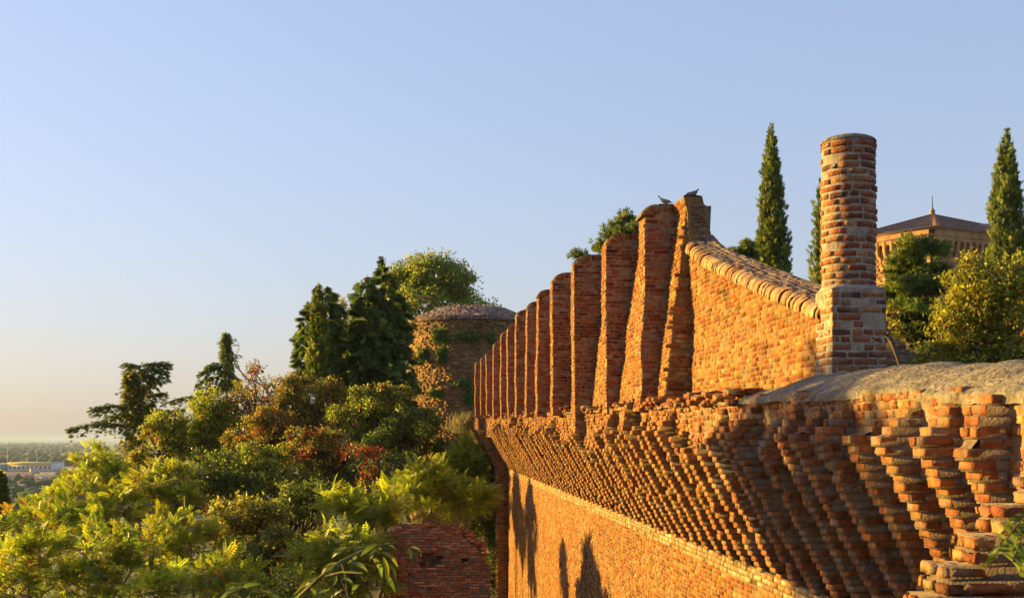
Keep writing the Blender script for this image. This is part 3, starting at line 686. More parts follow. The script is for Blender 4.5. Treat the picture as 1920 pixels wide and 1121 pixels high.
def conifer(name, label, cat, px, d, prof, pal=G_CON, size=.34, n=2600, group=None, droop=-.15, upright=0., lump=.3, bottom=None, core=.25, tr=.16, lean=0, depth=1.0):
    """prof: (py, half width px) from the tip down; foliage of flat sprays on whorled branches, denser at the shell"""
    k = d/F; py = np.array([q[0] for q in prof], float); hw = np.array([q[1] for q in prof], float)*k
    zz = (HZ - py)*k; x0 = (px - CX)*k; zt, zb = zz[0], zz[-1]
    base = np.array([x0, d, min(gz(x0, d), zb) - .1]); o = thing(name, label, cat, base, group); at = Acc(); ac = Acc()
    trunk_to(at, base, np.array([x0 + lean*k, d, zt - .1]), tr, .02, bend=.06, n=10)
    zi = np.linspace(zb, zt, 200); ri = np.interp(-zi, -zz, hw); cdf = np.cumsum(ri + .04)/np.sum(ri + .04)
    def xc_(z): return x0 + lean*k*(z - base[2])/(zt - base[2])
    if upright < .5:
        per = 30; nb = max(20, n//per); z = np.interp((np.arange(nb) + R.random(nb))/nb, cdf, zi); az = (np.arange(nb)*2.4 + R.normal(0, .5, nb))
        L_ = np.interp(-z, -zz, hw)*(1 + lump*1.3*vnoise(np.cos(az)*1.7 + 9, np.sin(az)*1.7, z*.8, 7))*R.uniform(.7, 1.18, nb)
        rise = R.uniform(.05, .5, nb)
        u = R.uniform(.12, 1.0, (nb, per))**.7; rr = L_[:, None]*u
        zc = z[:, None] + L_[:, None]*(rise[:, None]*u - (.35 + .35*rise[:, None])*u*u) + R.normal(0, .05, (nb, per))
        lat = R.normal(0, .22, (nb, per))*L_[:, None]*(1.1 - u)
        ca, sa = np.cos(az)[:, None], np.sin(az)[:, None]
        pos = np.stack([xc_(zc) + rr*ca - lat*sa, d + (rr*sa + lat*ca)*depth, zc - .12*R.random((nb, per))*L_[:, None]], -1).reshape(-1, 3); m_ = nb*per
        rad = np.repeat(np.stack([np.cos(az), np.sin(az), 0*az], 1), per, 0)
        xd = rad + np.array([0, 0, -.35]) + sph(m_)*.55; nd = np.array([-.2, 0, .6]) + rad*.3 + sph(m_)*.7
        cb = np.repeat(np.exp(R.normal(0, .22, nb)), per)[:, None]
        inst(ac, T_SPRAY, pos, xd, nd, size*R.uniform(.6, 1.2, m_), tints(m_, pal)*cb)
        for j in range(0, nb, 2): tube(at, [np.array([xc_(z[j]), d, z[j]]), pos[j*per]], [.03, .008], 4)
    else:
        z = np.interp(R.random(n), cdf, zi); r = np.interp(-z, -zz, hw); az = R.uniform(0, 2*np.pi, n); q = R.uniform(core, 1, n)**.6
        lm = 1 + lump*vnoise(np.cos(az)*1.6 + 9, np.sin(az)*1.6, z*.55, len(label)) + lump*.9*vnoise(np.cos(az)*4.5, np.sin(az)*4.5, z*2.6, 12)
        rr = r*q*lm; pos = np.stack([xc_(z) + rr*np.cos(az), d + rr*np.sin(az)*depth, z], 1); rad = np.stack([np.cos(az), np.sin(az), 0*az], 1)
        xd = rad*(1 - upright*.7) + np.array([0, 0, droop + upright*1.3]) + sph(n)*.45; nd = rad + sph(n)*.6
        cb = np.exp(.45*vnoise(np.cos(az)*4.5, np.sin(az)*4.5, z*2.6, 12) + .25*vnoise(np.cos(az)*2, np.sin(az)*2, z*.7, 5))[:, None]
        inst(ac, T_SPRAY, pos, xd, nd, size*R.uniform(.5, 1.35, n)*np.clip(.5 + r/max(hw.max(), .01), .35, 1), tints(n, pal)*cb)
    at.build('trunk', M_BARK, o); ac.build('crown', M_NEEDLE, o); return o
def add_plate(at, ac, a, b, width, pal, n=260, size=.3, hang=.25, r0=.05):
    """a level cedar limb from a to b with twigs in a flat plate and hanging sprays"""
    a, b = np.asarray(a, float), np.asarray(b, float); t = np.linspace(0, 1, 7)[:, None]; sag = np.array([0, 0, 1.])*np.sin(np.pi*t)*.10*np.linalg.norm(b - a)
    pts = a*(1-t) + b*t + sag; tube(at, pts, np.linspace(r0, .01, 7), 5)
    u = R.uniform(.12, 1, n)**.75; ax = norm(b - a); sd = norm(np.cross(ax, [0, 0, 1.])); lat = R.uniform(-1, 1, n)*width*(1.15 - u*.75)
    c = np.stack([np.interp(u, t[:, 0], pts[:, i]) for i in range(3)], 1)
    pos = c + sd*lat[:, None] + np.array([0, 0, 1.])*(R.normal(0, .06, n) - np.abs(R.normal(0, hang, n))*(R.random(n) < .45))[:, None]
    xd = ax*.6 + sd*np.sign(lat)[:, None]*.8 + sph(n)*.35 + np.array([0, 0, -.3]); nd = np.array([0, 0, 1.]) + sph(n)*.45
    inst(ac, T_SPRAY, pos, xd, nd, size*R.uniform(.6, 1.2, n), tints(n, pal))

# ---- trees left of the rampart, from the far row to the near thicket
GR_T = 'trees on the hillside left of the rampart'; GR_B = 'bushes in the thicket below the rampart'
broadleaf('deciduous_tree', 'broad round crowned green tree rising behind the round tower', 'tree', 92, [(812,522,62,45),(770,525,38,42),(850,535,40,38),(790,565,55,34),(738,540,22,40),(868,565,25,22),(815,497,40,22)], G_MID + [(.19,.13,.02,1)], size=.26, dens=2.6, per=30, spread=.5, group=GR_T, tr=.25, limbs=8)
broadleaf('deciduous_tree', 'low green treetop showing just above the right of the round tower roof', 'tree', 90, [(895,574,28,10),(922,575,16,9),(880,568,14,10)], G_MID, size=.22, dens=3, per=24, spread=.4, group=GR_T)
broadleaf('deciduous_tree', 'pale yellow green tree glimpsed between the cypress group and the big conifer', 'tree', 72, [(641,600,20,32),(634,640,24,40),(648,575,14,16),(640,680,26,40)], [(.19,.19,.03,4),(.14,.15,.03,2)], size=.2, dens=3.2, per=26, spread=.4, group=GR_T)
conifer('conifer', 'large dark conifer with twin peaks beside the round tower', 'tree', 722, 68, [(480,2),(500,10),(530,17),(560,34),(600,44),(660,54),(720,62),(790,66)], size=.5, n=7000, group=GR_T, lump=.35)
conifer('conifer', 'second broad conifer peak crowding the left of the tallest conifer', 'tree', 688, 67, [(512,2),(530,13),(560,27),(600,40),(650,50),(700,56),(770,60)], size=.5, n=6200, group=GR_T, lump=.38)
conifer('conifer', 'bushy green conifer behind the narrow ivy clad spire', 'tree', 610, 66, [(538,2),(550,14),(580,26),(620,34),(660,38),(720,40)], size=.46, n=4200, group=GR_T, lump=.45)
conifer('conifer', 'ragged left conifer with drooping side branches against the sky', 'tree', 577, 65, [(560,2),(580,10),(610,22),(650,26),(690,24),(730,26)], size=.42, n=2400, group=GR_T, lump=.5)
conifer('narrow_conifer', 'narrow upright cypress spire standing in front of bushy conifers', 'tree', 597, 62, [(536,1),(550,7),(600,13),(660,17),(730,18)], pal=G_CYP, size=.32, n=1900, group=GR_T, upright=.6, lump=.22)
# flat topped cedar
d = 66; k = d/F; bx = (258 - CX)*k
o = thing('cedar_tree', 'flat topped cedar with ivy clad trunk and long level branches above the plain', 'tree', (bx, d, gz(bx, d) - .1), GR_T); at = Acc(); ac = Acc()
trunk_to(at, np.array([bx, d, gz(bx, d) - .1]), Q(262, 684, d), .2, .05, bend=.05, n=10)
iv = []
for (x, y, rx, ry) in [(247,735,12,26),(250,770,20,32),(255,810,25,34),(255,850,30,36),(272,765,18,30),(268,715,20,22),(282,790,20,28),(243,712,6,10)]:
    n = 480; dr = sph(n)*np.exp(R.normal(0, .22, (n, 1))); r3 = np.array([rx, rx*.8, ry])*k; pos = Q(x, y, d) + dr*r3*(R.uniform(.3, 1, (n, 1))**.5)
    inst(ac, T_SPRAY, pos, dr + sph(n)*.6 + np.array([0, 0, -.5]), dr + sph(n)*.5, .30*R.uniform(.6, 1.2, n), tints(n, G_OLV + G_OLV + G_CON))
for (x0, y0, x1, y1, w, n, dy) in [(258,690,318,683,.45,300,0),(258,688,236,684,.4,150,.5),(262,694,312,700,.4,170,-.5),(260,700,300,716,.3,90,.3),(270,770,168,768,.5,330,-.8),(262,806,128,806,.4,330,.3),(275,745,312,738,.35,130,.4),(270,780,320,772,.4,150,-.4),(265,780,185,792,.5,200,.8),(300,762,385,746,.5,260,1.2),(285,790,345,768,.4,160,.9),(250,722,228,716,.2,50,0)]:
    add_plate(at, ac, Q(x0, y0, d), Q(x1, y1, d + dy), w, G_CON + [(.09,.09,.02,1.5)], n=n, size=.34, hang=.34)
at.build('trunk', M_BARK, o); ac.build('crown', M_NEEDLE, o)
# broken topped spruce
d = 68; k = d/F; bx = (424 - CX)*k
o = thing('spruce_tree', 'thin topped ragged spruce with short drooping branches beside a bare twig', 'tree', (bx, d, gz(bx, d) - .1), GR_T); at = Acc(); ac = Acc()
trunk_to(at, np.array([bx, d, gz(bx, d) - .1]), Q(424, 622, d), .16, .03, bend=.04, n=12)
n = 700; t = R.random(n); yy = 622 + t*110; wd = np.interp(yy, [622, 640, 680, 735], [5, 8, 13, 22])*k; az = R.uniform(0, 6.28, n)
pos = np.stack([bx + wd*np.cos(az)*R.random(n), d + wd*np.sin(az)*R.random(n), (HZ - yy)*k], 1)
inst(ac, T_SPRAY, pos, np.stack([np.cos(az), np.sin(az), -1.3 + 0*az], 1) + sph(n)*.4, sph(n), .32*R.uniform(.6, 1.2, n), tints(n, G_CON + G_OLV[:1]))
for (x0, y0, x1, y1, n) in [(424,690,372,702,150),(424,706,368,722,170),(424,684,385,688,110),(424,700,448,712,90),(424,650,437,634,40),(424,668,446,668,50),(424,722,390,735,120),(424,716,455,728,110),(424,640,414,636,25)]:
    add_plate(at, ac, Q(x0, y0, d), Q(x1, y1, d + R.normal(0, .5)), .25, G_CON, n=n, size=.32, hang=.42, r0=.045)
at.build('trunk', M_BARK, o); ac.build('crown', M_NEEDLE, o)
# tree with a bare crooked limb
o = broadleaf('autumn_tree', 'thin leaved rusty tree with a bare crooked limb pointing at the spruce', 'tree', 58, [(490,750,40,36),(460,740,26,34),(520,735,30,26),(500,790,55,40),(470,700,10,16),(478,690,12,10),(545,725,28,22),(440,770,30,36)], G_RUS, size=.15, dens=5, per=18, group=GR_T, acc_n=2, accent=G_RED, spread=.24)
at = Acc(); d = 57
for pts, r in (([(512,760),(500,728),(480,715),(462,710),(448,692),(441,682),(436,684)], .07), ([(450,695),(441,668),(448,655),(447,640)], .03), ([(444,680),(439,664)], .02), ([(470,712),(490,712),(520,705)], .025), ([(500,728),(472,690),(466,682)], .02), ([(475,716),(484,694),(483,680)], .02), ([(520,790),(475,850),(478,880)], .07), ([(468,740),(478,800),(482,860)], .06)):
    tube(at, [Q(x, y, d) for x, y in pts], np.linspace(r, r*.35, len(pts)), 5)
at.build('bare_limb', M_PALEBARK, o)
BL = [ # label, category, depth, blobs, palette, accent count
 ('yellow green bush with reddish leaves at the foot of the cedar','tree',44,[(320,812,46,34),(295,850,44,34),(355,800,36,36),(345,845,46,40),(300,800,26,20)],G_YEL+G_RUS[:2],2),
 ('tall yellow green shrub below the ragged spruce','tree',44,[(405,770,34,46),(390,805,40,46),(425,815,42,44),(378,765,24,20),(410,850,50,40)],G_YEL+G_OLV[:2],1),
 ('brown tinged tree crown under the bare limb','tree',42,[(490,820,50,46),(455,845,44,40),(530,800,44,40),(520,850,46,40)],G_RUS,2),
 ('orange flecked green tree in front of the narrow cypress spire','tree',43,[(590,750,56,40),(560,775,46,40),(630,755,40,40),(600,800,56,40),(560,725,26,16)],G_OLV+G_RUS[:3],2),
 ('yellow green maple with red leaf sprays below the tall conifers','tree',41,[(690,760,46,32),(730,752,36,28),(665,790,44,34),(715,790,50,34),(750,790,40,30)],G_YEL[:2]+G_DRK+G_RUS[1:2],3),
 ('dark green tree leaning across the foot of the round tower','tree',40,[(770,800,46,36),(800,832,40,28),(760,840,56,36),(720,830,50,36)],G_DRK+G_MID[:1],0),
 ('dark shrub with scarlet and orange leaves in the middle of the thicket','tree',38,[(620,850,56,40),(590,885,50,36),(650,895,56,36),(560,850,44,38)],G_DRK+G_OLV[:2]+G_RED[:1],6),
 ('deep green shaded tree below the crimson creeper','tree',37,[(720,880,56,40),(770,880,44,36),(690,915,50,30),(660,930,50,36)],G_DRK,1),
 ('green tree with yellowing leaves left of the scarlet shrub','tree',37,[(480,880,52,42),(520,900,46,40),(440,900,44,36),(545,910,40,40)],G_MID+G_OLV[:1],1),
 ('dark green spreading bush beneath the brown tinged tree','tree',35,[(400,880,46,36),(380,920,44,36),(430,930,50,36),(470,930,46,36)],G_DRK+G_MID[:1],1),
 ('rounded olive shrub low in the shade','bush',31,[(440,980,46,36),(410,1000,40,34),(470,1010,40,36),(500,990,36,40)],G_OLV,0),
 ('rounded bronze green shrub at the bottom of the shaded hollow','bush',29,[(470,1050,46,36),(430,1050,40,36),(500,1060,40,40),(520,1030,30,34)],G_OLV+G_DRK[:2],0),
 ('dark tree filling the gap behind the crimson creeper','tree',50,[(650,830,60,44),(700,840,50,40),(600,830,50,40),(560,810,50,40)],G_DRK+G_OLV[:1],1),
 ('shaded brown green tree at the back of the thicket','tree',49,[(440,840,60,44),(500,850,60,44),(380,840,50,40)],G_OLV+G_DRK[:2],1),
 ('dark shaded bush between the hollow and the feathery saplings','bush',33,[(560,960,46,44),(530,980,40,44),(590,940,40,36),(545,1040,40,50)],G_DRK,0),
]
for (lb, ct, d, blobs, pal, an) in BL:
    broadleaf('autumn_tree' if ct == 'tree' else 'shrub', lb, ct, d*(1.32 if ct == 'tree' else 1.1), blobs, pal, size=.125, dens=6.0, per=40, rugged=True, group=GR_T if ct == 'tree' else GR_B, accent=G_RED, acc_n=an, spread=.22)
broadleaf('red_creeper', 'crimson creeper hanging over the dark tree in the middle of the thicket', 'creeper', 44.5, [(672,846,22,9),(700,852,20,8),(692,875,10,20),(655,850,12,7),(715,848,14,6),(684,900,8,14)], G_RED + G_DRK[:1], size=.12, dens=16, per=14, spread=.2)
# near left thicket of feathery leaved trees
GL = [
 ('feathery yellow green tree on the left, tallest against the plain',34,[(178,868,36,30),(160,900,46,34),(205,890,44,34),(235,905,44,36),(180,860,20,18)],G_YEL,2),
 ('yellow feathery shrub at the left frame edge under the distant houses',33,[(30,985,46,34),(85,965,44,30),(120,935,30,26),(20,1010,44,34)],G_YEL+G_GOLD[2:3],2),
 ('bright feathery tree with dark red seed bunches left of the olive shrub',31,[(150,950,56,40),(200,970,56,42),(110,985,50,38),(230,950,40,34)],G_YEL,4),
 ('golden green feathery tree in front of the cedar',32,[(280,910,50,36),(320,900,46,36),(340,940,46,36),(290,950,46,36)],G_YEL+G_OLV[:1],2),
 ('yellow green feathery shrub in the bottom left corner',27,[(50,1060,60,44),(100,1085,60,44),(20,1100,50,44),(70,1025,50,30)],G_YEL,3),
 ('pale stemmed feathery shrub at the bottom of the left thicket',27.5,[(180,1040,60,46),(220,1080,60,46),(150,1100,56,40),(240,1025,44,34)],G_YEL,4),
 ('bushy golden feathery tree beside the rounded olive shrub',29,[(310,1010,56,40),(350,990,46,40),(370,1035,46,40),(300,1050,50,40)],G_YEL+G_OLV[:1],2),
 ('low feathery bush spilling out at the bottom edge',26,[(330,1095,60,36),(390,1085,46,34),(280,1110,50,34),(430,1105,40,28)],G_YEL,1),
]
for (lb, d, blobs, pal, an) in GL:
    broadleaf('feathery_tree', lb, 'tree', d, blobs, pal, kind='frond', size=.28, dens=7.0, per=12, group='feathery leaved trees in the left foreground', accent=G_RED, acc_n=an*2, spread=.3, bark=M_PALEBARK, tr=.07)
GC = [
 ('tall feathery sapling against the far corner of the rampart',53,[(872,868,30,34),(855,890,34,30),(880,905,40,34),(912,895,30,40),(868,842,14,18)],G_YEL[:2]+G_MID[1:],.62),
 ('feathery tree of heaven spreading its long fronds above the brick ruin',43,[(790,890,34,22),(820,915,50,30),(775,935,50,32),(830,950,46,26),(870,940,46,30)],G_YEL[:2]+G_MID[1:],.58),
 ('bright feathery sapling left of the brick ruin',31,[(700,950,44,30),(665,975,46,34),(720,985,36,34),(640,950,30,24)],G_YEL[:2]+G_MID[1:],.60),
 ('feathery sapling lowest beside the left edge of the brick ruin',29,[(640,1030,46,36),(600,1050,44,36),(680,1040,36,36),(620,1090,56,40),(690,1090,30,36)],G_YEL[:2]+G_MID,.58),
 ('drooping feathery sapling near the bottom in the middle',27,[(430,1060,30,26),(450,1085,36,30),(415,1090,30,24)],G_YEL,.46),
]
for (lb, d, blobs, pal, sz) in GC:
    broadleaf('feathery_sapling', lb, 'tree', d, blobs, pal, kind='frond', size=sz*.85, dens=8.5, per=8, group='feathery saplings around the brick ruin', spread=.3, bark=M_PALEBARK, tr=.06)
broadleaf('shrub', 'low green bush filling the bottom edge behind the drooping branch', 'bush', 26, [(540,1100,50,34),(580,1125,50,30),(500,1120,40,30)], G_MID + G_YEL[:1], size=.11, dens=13, per=24, group=GR_B, spread=.2)
broadleaf('shrub', 'dusty olive shrub between the brick ruin and the rampart', 'bush', 53, [(910,950,34,46),(930,985,22,40),(895,985,36,34),(925,920,22,30)], G_OLV + G_DRK, size=.12, dens=13, per=22, group=GR_B, spread=.2)
broadleaf('shrub', 'black green shaded shrub at the foot of the rampart scarp', 'bush', 52, [(930,1040,20,60),(915,1090,40,50),(935,1000,16,40)], G_DRK, size=.12, dens=13, per=22, group=GR_B, spread=.2)
conifer('cypress_tree', 'dark cypress cut by the left frame edge', 'tree', 0, 70, [(885,1),(900,6),(930,11),(960,14)], pal=G_CYP, size=.4, n=900, upright=.7)
# tree outside the frame whose shade falls on the near corbels
broadleaf('shade_tree', 'feathery tree standing beyond the left edge of the view', 'tree', 19.4, [(-800,428,270,105,0),(-690,560,190,90,.5),(-900,560,180,80,-.5)], G_YEL, kind='frond', size=.5, dens=4.2, per=9, tr=.12, bark=M_PALEBARK, spread=.4)

# ---- trees behind the rampart on the right
GR_C = 'cypresses behind the rampart'
conifer('cypress_tree', 'tall slender cypress behind the wing wall left of the round pillar', 'tree', 1446, 44, [(233,1),(255,5),(300,12),(350,17),(400,23),(450,29),(500,32),(560,34),(640,30)], pal=G_CYP, size=.24, n=5200, group=GR_C, upright=.8, lump=.27, core=.5)
conifer('cypress_tree', 'cypress mostly hidden behind the round pillar', 'tree', 1551, 46, [(300,1),(340,12),(400,22),(460,28),(520,34),(600,34)], pal=G_CYP, size=.24, n=3000, group=GR_C, upright=.8, lump=.27, core=.5)
conifer('cypress_tree', 'thick cypress rising above the golden tree on the right', 'tree', 1888, 46, [(244,1),(265,7),(300,14),(350,21),(400,27),(450,31),(520,36),(600,38)], pal=G_CYP, size=.26, n=5200, group=GR_C, upright=.8, lump=.32, core=.5)
GR_P = 'pines behind the rampart'
broadleaf('pine_tree', 'dark bushy pine in front of the fort', 'tree', 36, [(1716,458,26,14),(1700,488,30,13),(1745,470,30,14),(1688,520,26,12),(1735,510,34,13),(1690,555,34,13),(1745,545,34,12),(1720,580,40,13),(1680,598,24,14),(1745,602,36,12),(1765,520,16,10),(1670,575,14,8),(1705,622,40,13),(1735,640,30,12),(1690,500,22,10),(1725,535,40,14)], G_CON + [(.10,.10,.02,1)], kind='tuft', size=.19, dens=12, per=10, flat=.4, group=GR_P, trunk_px=1728, tr=.14, spread=.2)
broadleaf('pine_tree', 'pine treetop peeping over the round topped piers', 'tree', 38, [(1178,412,16,15),(1160,435,26,15),(1185,440,24,18),(1138,440,18,9),(1128,462,14,8),(1086,481,12,6),(1150,460,26,12)], G_CON + [(.10,.10,.02,2)], kind='tuft', size=.18, dens=10, per=8, group=GR_P, trunk_px=1190, tr=.14, spread=.16)
broadleaf('pine_tree', 'small pine tip above the wing wall beside the tall cypress', 'tree', 40, [(1395,470,14,8),(1408,478,12,8),(1380,478,9,6),(1402,463,8,6)], G_CON + [(.10,.10,.02,1)], kind='tuft', size=.17, dens=14, per=10, group=GR_P, tr=.08, spread=.14)
broadleaf('golden_tree', 'dense golden green leafy tree on the right behind the rampart coping', 'tree', 27, [(1812,520,34,34),(1840,560,50,46),(1795,585,36,44),(1885,530,40,36),(1890,590,46,46),(1830,630,60,44),(1790,650,34,34),(1880,660,54,36),(1770,610,18,20),(1905,500,24,20),(1818,490,14,14),(1845,680,70,22),(1930,560,30,60)], G_GOLD, size=.10, dens=22, per=22, spread=.17, tr=.1)
broadleaf('shrub', 'small rust tinged bush between the round pillar and the pine trunk', 'bush', 33, [(1672,612,12,14),(1668,590,10,12)], G_RUS + G_YEL[:1], size=.10, dens=22, per=18, spread=.12)
broadleaf('shrub', 'low dark bush at the foot of the pine behind the coping', 'bush', 30, [(1740,665,26,22),(1765,685,26,16),(1715,685,14,12)], G_OLV + G_DRK[:1], size=.10, dens=22, per=18, spread=.14)

# ------------------------------------------------------------------ ROUND TOWER
d = 76; k = d/F; tc0 = np.array([(884 - CX)*k, d]); RT = 119*k; zr = (HZ - 603)*k; zt = (HZ - 579)*k
tw = thing('round_tower', 'squat round brick tower with a sloping tiled rim at the far end of the rampart', 'tower', (tc0[0], tc0[1], -11))
tw['kind'] = 'thing'; acc = Acc()
def Stow(u, z, dd): a = u/RT; rr = RT + dd + .05*vnoise(np.cos(a)*4, np.sin(a)*4, z*.7, 81); return np.stack([tc0[0] + rr*np.cos(a), tc0[1] + rr*np.sin(a), z + 0*a], -1)
TWB = np.array([(.34,.17,.065),(.38,.21,.09),(.27,.125,.05),(.20,.105,.06)])
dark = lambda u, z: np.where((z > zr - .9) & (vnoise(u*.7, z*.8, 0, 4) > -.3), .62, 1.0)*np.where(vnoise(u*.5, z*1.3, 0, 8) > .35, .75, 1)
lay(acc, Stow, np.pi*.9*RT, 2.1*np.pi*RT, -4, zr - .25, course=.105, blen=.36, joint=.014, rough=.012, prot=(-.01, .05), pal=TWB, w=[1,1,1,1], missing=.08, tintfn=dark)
surf(acc, lambda a, z: Stow(a*RT, z, 0*z), np.linspace(0, 2*np.pi, 72), np.linspace(-11, zr, 40), mat=1)
acc.build('drum', [M_BRICK, M_MORTAR], tw)
acc = Acc()
RI = RT*.52
def Scone(u, r, dd): a = u/RT; zz_ = zr + (RT - r)/(RT - RI)*(zt - zr); return np.stack([tc0[0] + r*np.cos(a), tc0[1] + r*np.sin(a), zz_ + dd], -1)
CAPB = np.array([(.24,.15,.12),(.29,.19,.15),(.19,.12,.10),(.32,.23,.18)])
lay(acc, Scone, 0, 2*np.pi*RT, RI, RT + .10, course=.30, blen=.13, joint=.012, head=0, pal=CAPB, rough=.012, prot=(-.01, .05), missing=.02)
surf(acc, lambda a, r: Scone(a*RT, r, -.004 + 0*a), np.linspace(0, 2*np.pi, 90), np.linspace(RI, RT + .10, 6), mat=1)
lay(acc, lambda u, z, dd: Stow(u, z, dd + .10), np.pi*.9*RT, 2.1*np.pi*RT, zr - .24, zr - .02, course=.22, blen=.085, joint=.010, head=0, pal=CAPB*1.15, rough=.01, missing=.02)
surf(acc, lambda a, v: np.stack([tc0[0] + (RT + .10*sstep(-.3, .2, v))*np.cos(a), tc0[1] + (RT + .10*sstep(-.3, .2, v))*np.sin(a), zr - .26 + .26*v], -1), np.linspace(0, 2*np.pi, 90), np.linspace(0, 1, 3), mat=1)
surf(acc, lambda a, v: np.stack([tc0[0] + RI*v*np.cos(a), tc0[1] + RI*v*np.sin(a), zt + .05*(1-v) + .04*vnoise(np.cos(a)*v*9, np.sin(a)*v*9, 0, 2)], -1), np.linspace(0, 2*np.pi, 40), np.linspace(0, 1, 6), col=(.25,.18,.14))
acc.build('rim_roof', [M_FARBRICK, M_DARKMORTAR], tw)
def wallpoint(px, py):                                   # point of the drum under a photograph pixel
    x = (px - CX)*1.0; a = x/F; b0 = tc0; A = a*a + 1; B = -2*(a*b0[0] + b0[1]); C_ = b0 @ b0 - RT*RT
    y = (-B - math.sqrt(max(B*B - 4*A*C_, 0)))/(2*A); return np.array([a*y, y, (HZ - py)*y/F])
for (lb, px, py, rx, ry) in [('largest dark ivy clump hanging under the tower rim',830,628,24,17),('wide ivy clump in shade right of the largest clump on the tower',876,628,26,10),('small ivy tuft near the right of the tower below the rim',921,630,8,10),('round ivy clump hanging on the sunlit left of the tower',797,664,17,14),('ivy clump just right of the round one on the tower',829,663,15,16),('short ivy tuft in the tower shade halfway down',868,716,18,8),('scrubby ivy low on the sunlit part of the tower',820,735,20,9),('dark ivy clump low on the shaded tower face',880,742,10,16)]:
    c = wallpoint(px, py); kk = c[1]/F; n = int(9*rx*ry*.16) + 90; o = thing('hanging_ivy', lb, 'ivy', c + np.array([0, -.05, ry*kk]), 'ivy clumps on the round tower'); ac = Acc()
    q = R.normal(0, .40, (n, 3))*np.array([rx*kk, .12, ry*kk]); pos = c + q + np.array([0, -.12, 0])
    inst(ac, T_LEAF, pos, sph(n)*.6 + np.array([0, -.2, -1.]), sph(n)*.6 + np.array([0, -1., .4]), .22*R.uniform(.6, 1.2, n), tints(n, G_DRK + G_MID[:1]))
    ac.build('leaves', M_LEAF, o)

# ------------------------------------------------------------------ FORT
DF = 150; k = DF/F
ft = thing('brick_fort', 'square brick fort with an arcaded corbel table and a low tiled hip roof', 'castle', Q(1746, 690, DF) * np.array([1, 1, 0])); ft['kind'] = 'thing'
cn = Q(1746, 428, DF); he = cn[2]; A_ = np.array([-.66, .75]); B_ = np.array([.90, .43]); LA, LB = 14.6, 25.
def face(dirv, out, L0):
    o2 = np.asarray(out)
    return lambda u, z, dd: np.stack([cn[0] + dirv[0]*u + o2[0]*dd, cn[1] + dirv[1]*u + o2[1]*dd, z + 0*u], -1)
FB = np.array([(.36,.195,.078),(.41,.24,.105),(.32,.155,.062)])
nA = np.array([-.75, -.66]); nB = np.array([.43, -.90])
acc = Acc(); ac2 = Acc()
for dirv, nrm, LL in ((A_, nA, LA), (B_, nB, LB)):
    Sx = face(dirv, nrm, LL)
    lay(acc, Sx, 0, LL, he - 13, he - 1.6, course=.20, blen=.9, joint=.02, rough=.01, prot=(0, .03), pal=FB, w=[1,1,1], missing=.02)
    surf(acc, lambda u, z: Sx(u, z, 0*u), np.linspace(0, LL, 20), np.linspace(-2, he, 20), col=(.36,.20,.085))
    bay = 1.06; PR = .62; zt_, za, zb_ = he, he - 1.45, he - 3.7
    us = []; 
    for i in range(int(LL/bay)):
        us += [i*bay + f*bay for f in (0, .245, .25, .30, .40, .5, .6, .70, .75, .755)]
    us = np.array(us + [LL])
    def zbot(u):
        f = (u/bay) % 1.0; g = np.clip(1 - ((f - .5)/.25)**2, 0, 1); return np.where((f > .2475) & (f < .7525), za - .30 + .30*np.sqrt(g), zb_)
    def fr(u, v):
        zb2 = zbot(u); z = zb2 + v*(zt_ - zb2); return Sx(u, z, PR*sstep(zb_ - .1, zb_ + 1.9, z))
    surf(acc, fr, us, np.array([0, .1, .25, .4, .6, .8, 1.]), col=(.38,.21,.085))
    surf(acc, lambda u, v: Sx(u, zbot(u), v*PR*sstep(zb_ - .1, zb_ + 1.9, zbot(u))), us, np.array([0, 1.]), col=(.32,.17,.075))
    for (z0, z1, pr) in ((he - .95, he - .80, PR + .08), (he - .12, he, PR + .14)):
        box(acc, lambda a, b, c: Sx(a, c, b), -.5, LL, 0, pr, z0, z1, col=(.36,.22,.13))
    rr = 0
acc.build('wall', [M_FARBRICK], ft)
acc = Acc(); ap = Q(1748, 402, DF + 13)
c0 = np.array([*(cn[:2] + .75*(nA + nB)), he + .02]); cA = np.array([*(cn[:2] + A_*LA + nA*.75), he + .02]); cB = np.array([*(cn[:2] + B_*LB + nB*.75), he + .02]); cC = np.array([*(cn[:2] + A_*LA + B_*LB), he + .02])
rows = 34
for e0, e1 in ((c0, cA), (c0, cB), (cA, cC), (cB, cC)):
    def rf(u, v, e0=e0, e1=e1):
        b = e0*(1-u)[..., None] + e1*u[..., None]; pt = b*(1-v)[..., None] + ap*v[..., None]
        pt[..., 2] += .07*((v*rows) % 1.0) + .05*np.abs(np.sin(u*np.linalg.norm(e1-e0)*6)) ; return pt
    n = 90; cols = np.array([(.20,.115,.085),(.25,.15,.11),(.17,.10,.08)])[R.integers(0, 3, (n-1)*rows*2)] if False else (.20,.105,.07)
    surf(acc, rf, np.linspace(0, 1, 160), np.repeat(np.linspace(0, 1, rows + 1), 2)[1:-1] + np.tile([1e-4, -1e-4], rows), col=cols)
acc.build('roof', M_FARBRICK, ft)
acc = Acc(); ap2 = ap - np.array([0, 0, .35])
def turret(a, v):
    rr = np.interp(v, [0, .3, .5, .55, .7, 1], [.40, .38, .37, .42, .28, .04]); z = np.interp(v, [0, .5, .55, .7, 1], [0, .75, .78, 1.0, 1.4]); return np.stack([ap2[0] + rr*np.cos(a), ap2[1] + rr*np.sin(a), ap2[2] + z], -1)
surf(acc, turret, np.linspace(0, 2*np.pi, 9), np.array([0, .3, .5, .55, .7, 1.]), col=(.24,.18,.15))
acc.build('finial', M_FARBRICK, ft)
acc = Acc(); tube(acc, [ap2 + np.array([0, 0, 1.3]), ap2 + np.array([0, 0, 2.9])], [.09, .05], 5, col=(.12,.12,.12)); acc.build('lightning_rod', M_FARBRICK, ft)
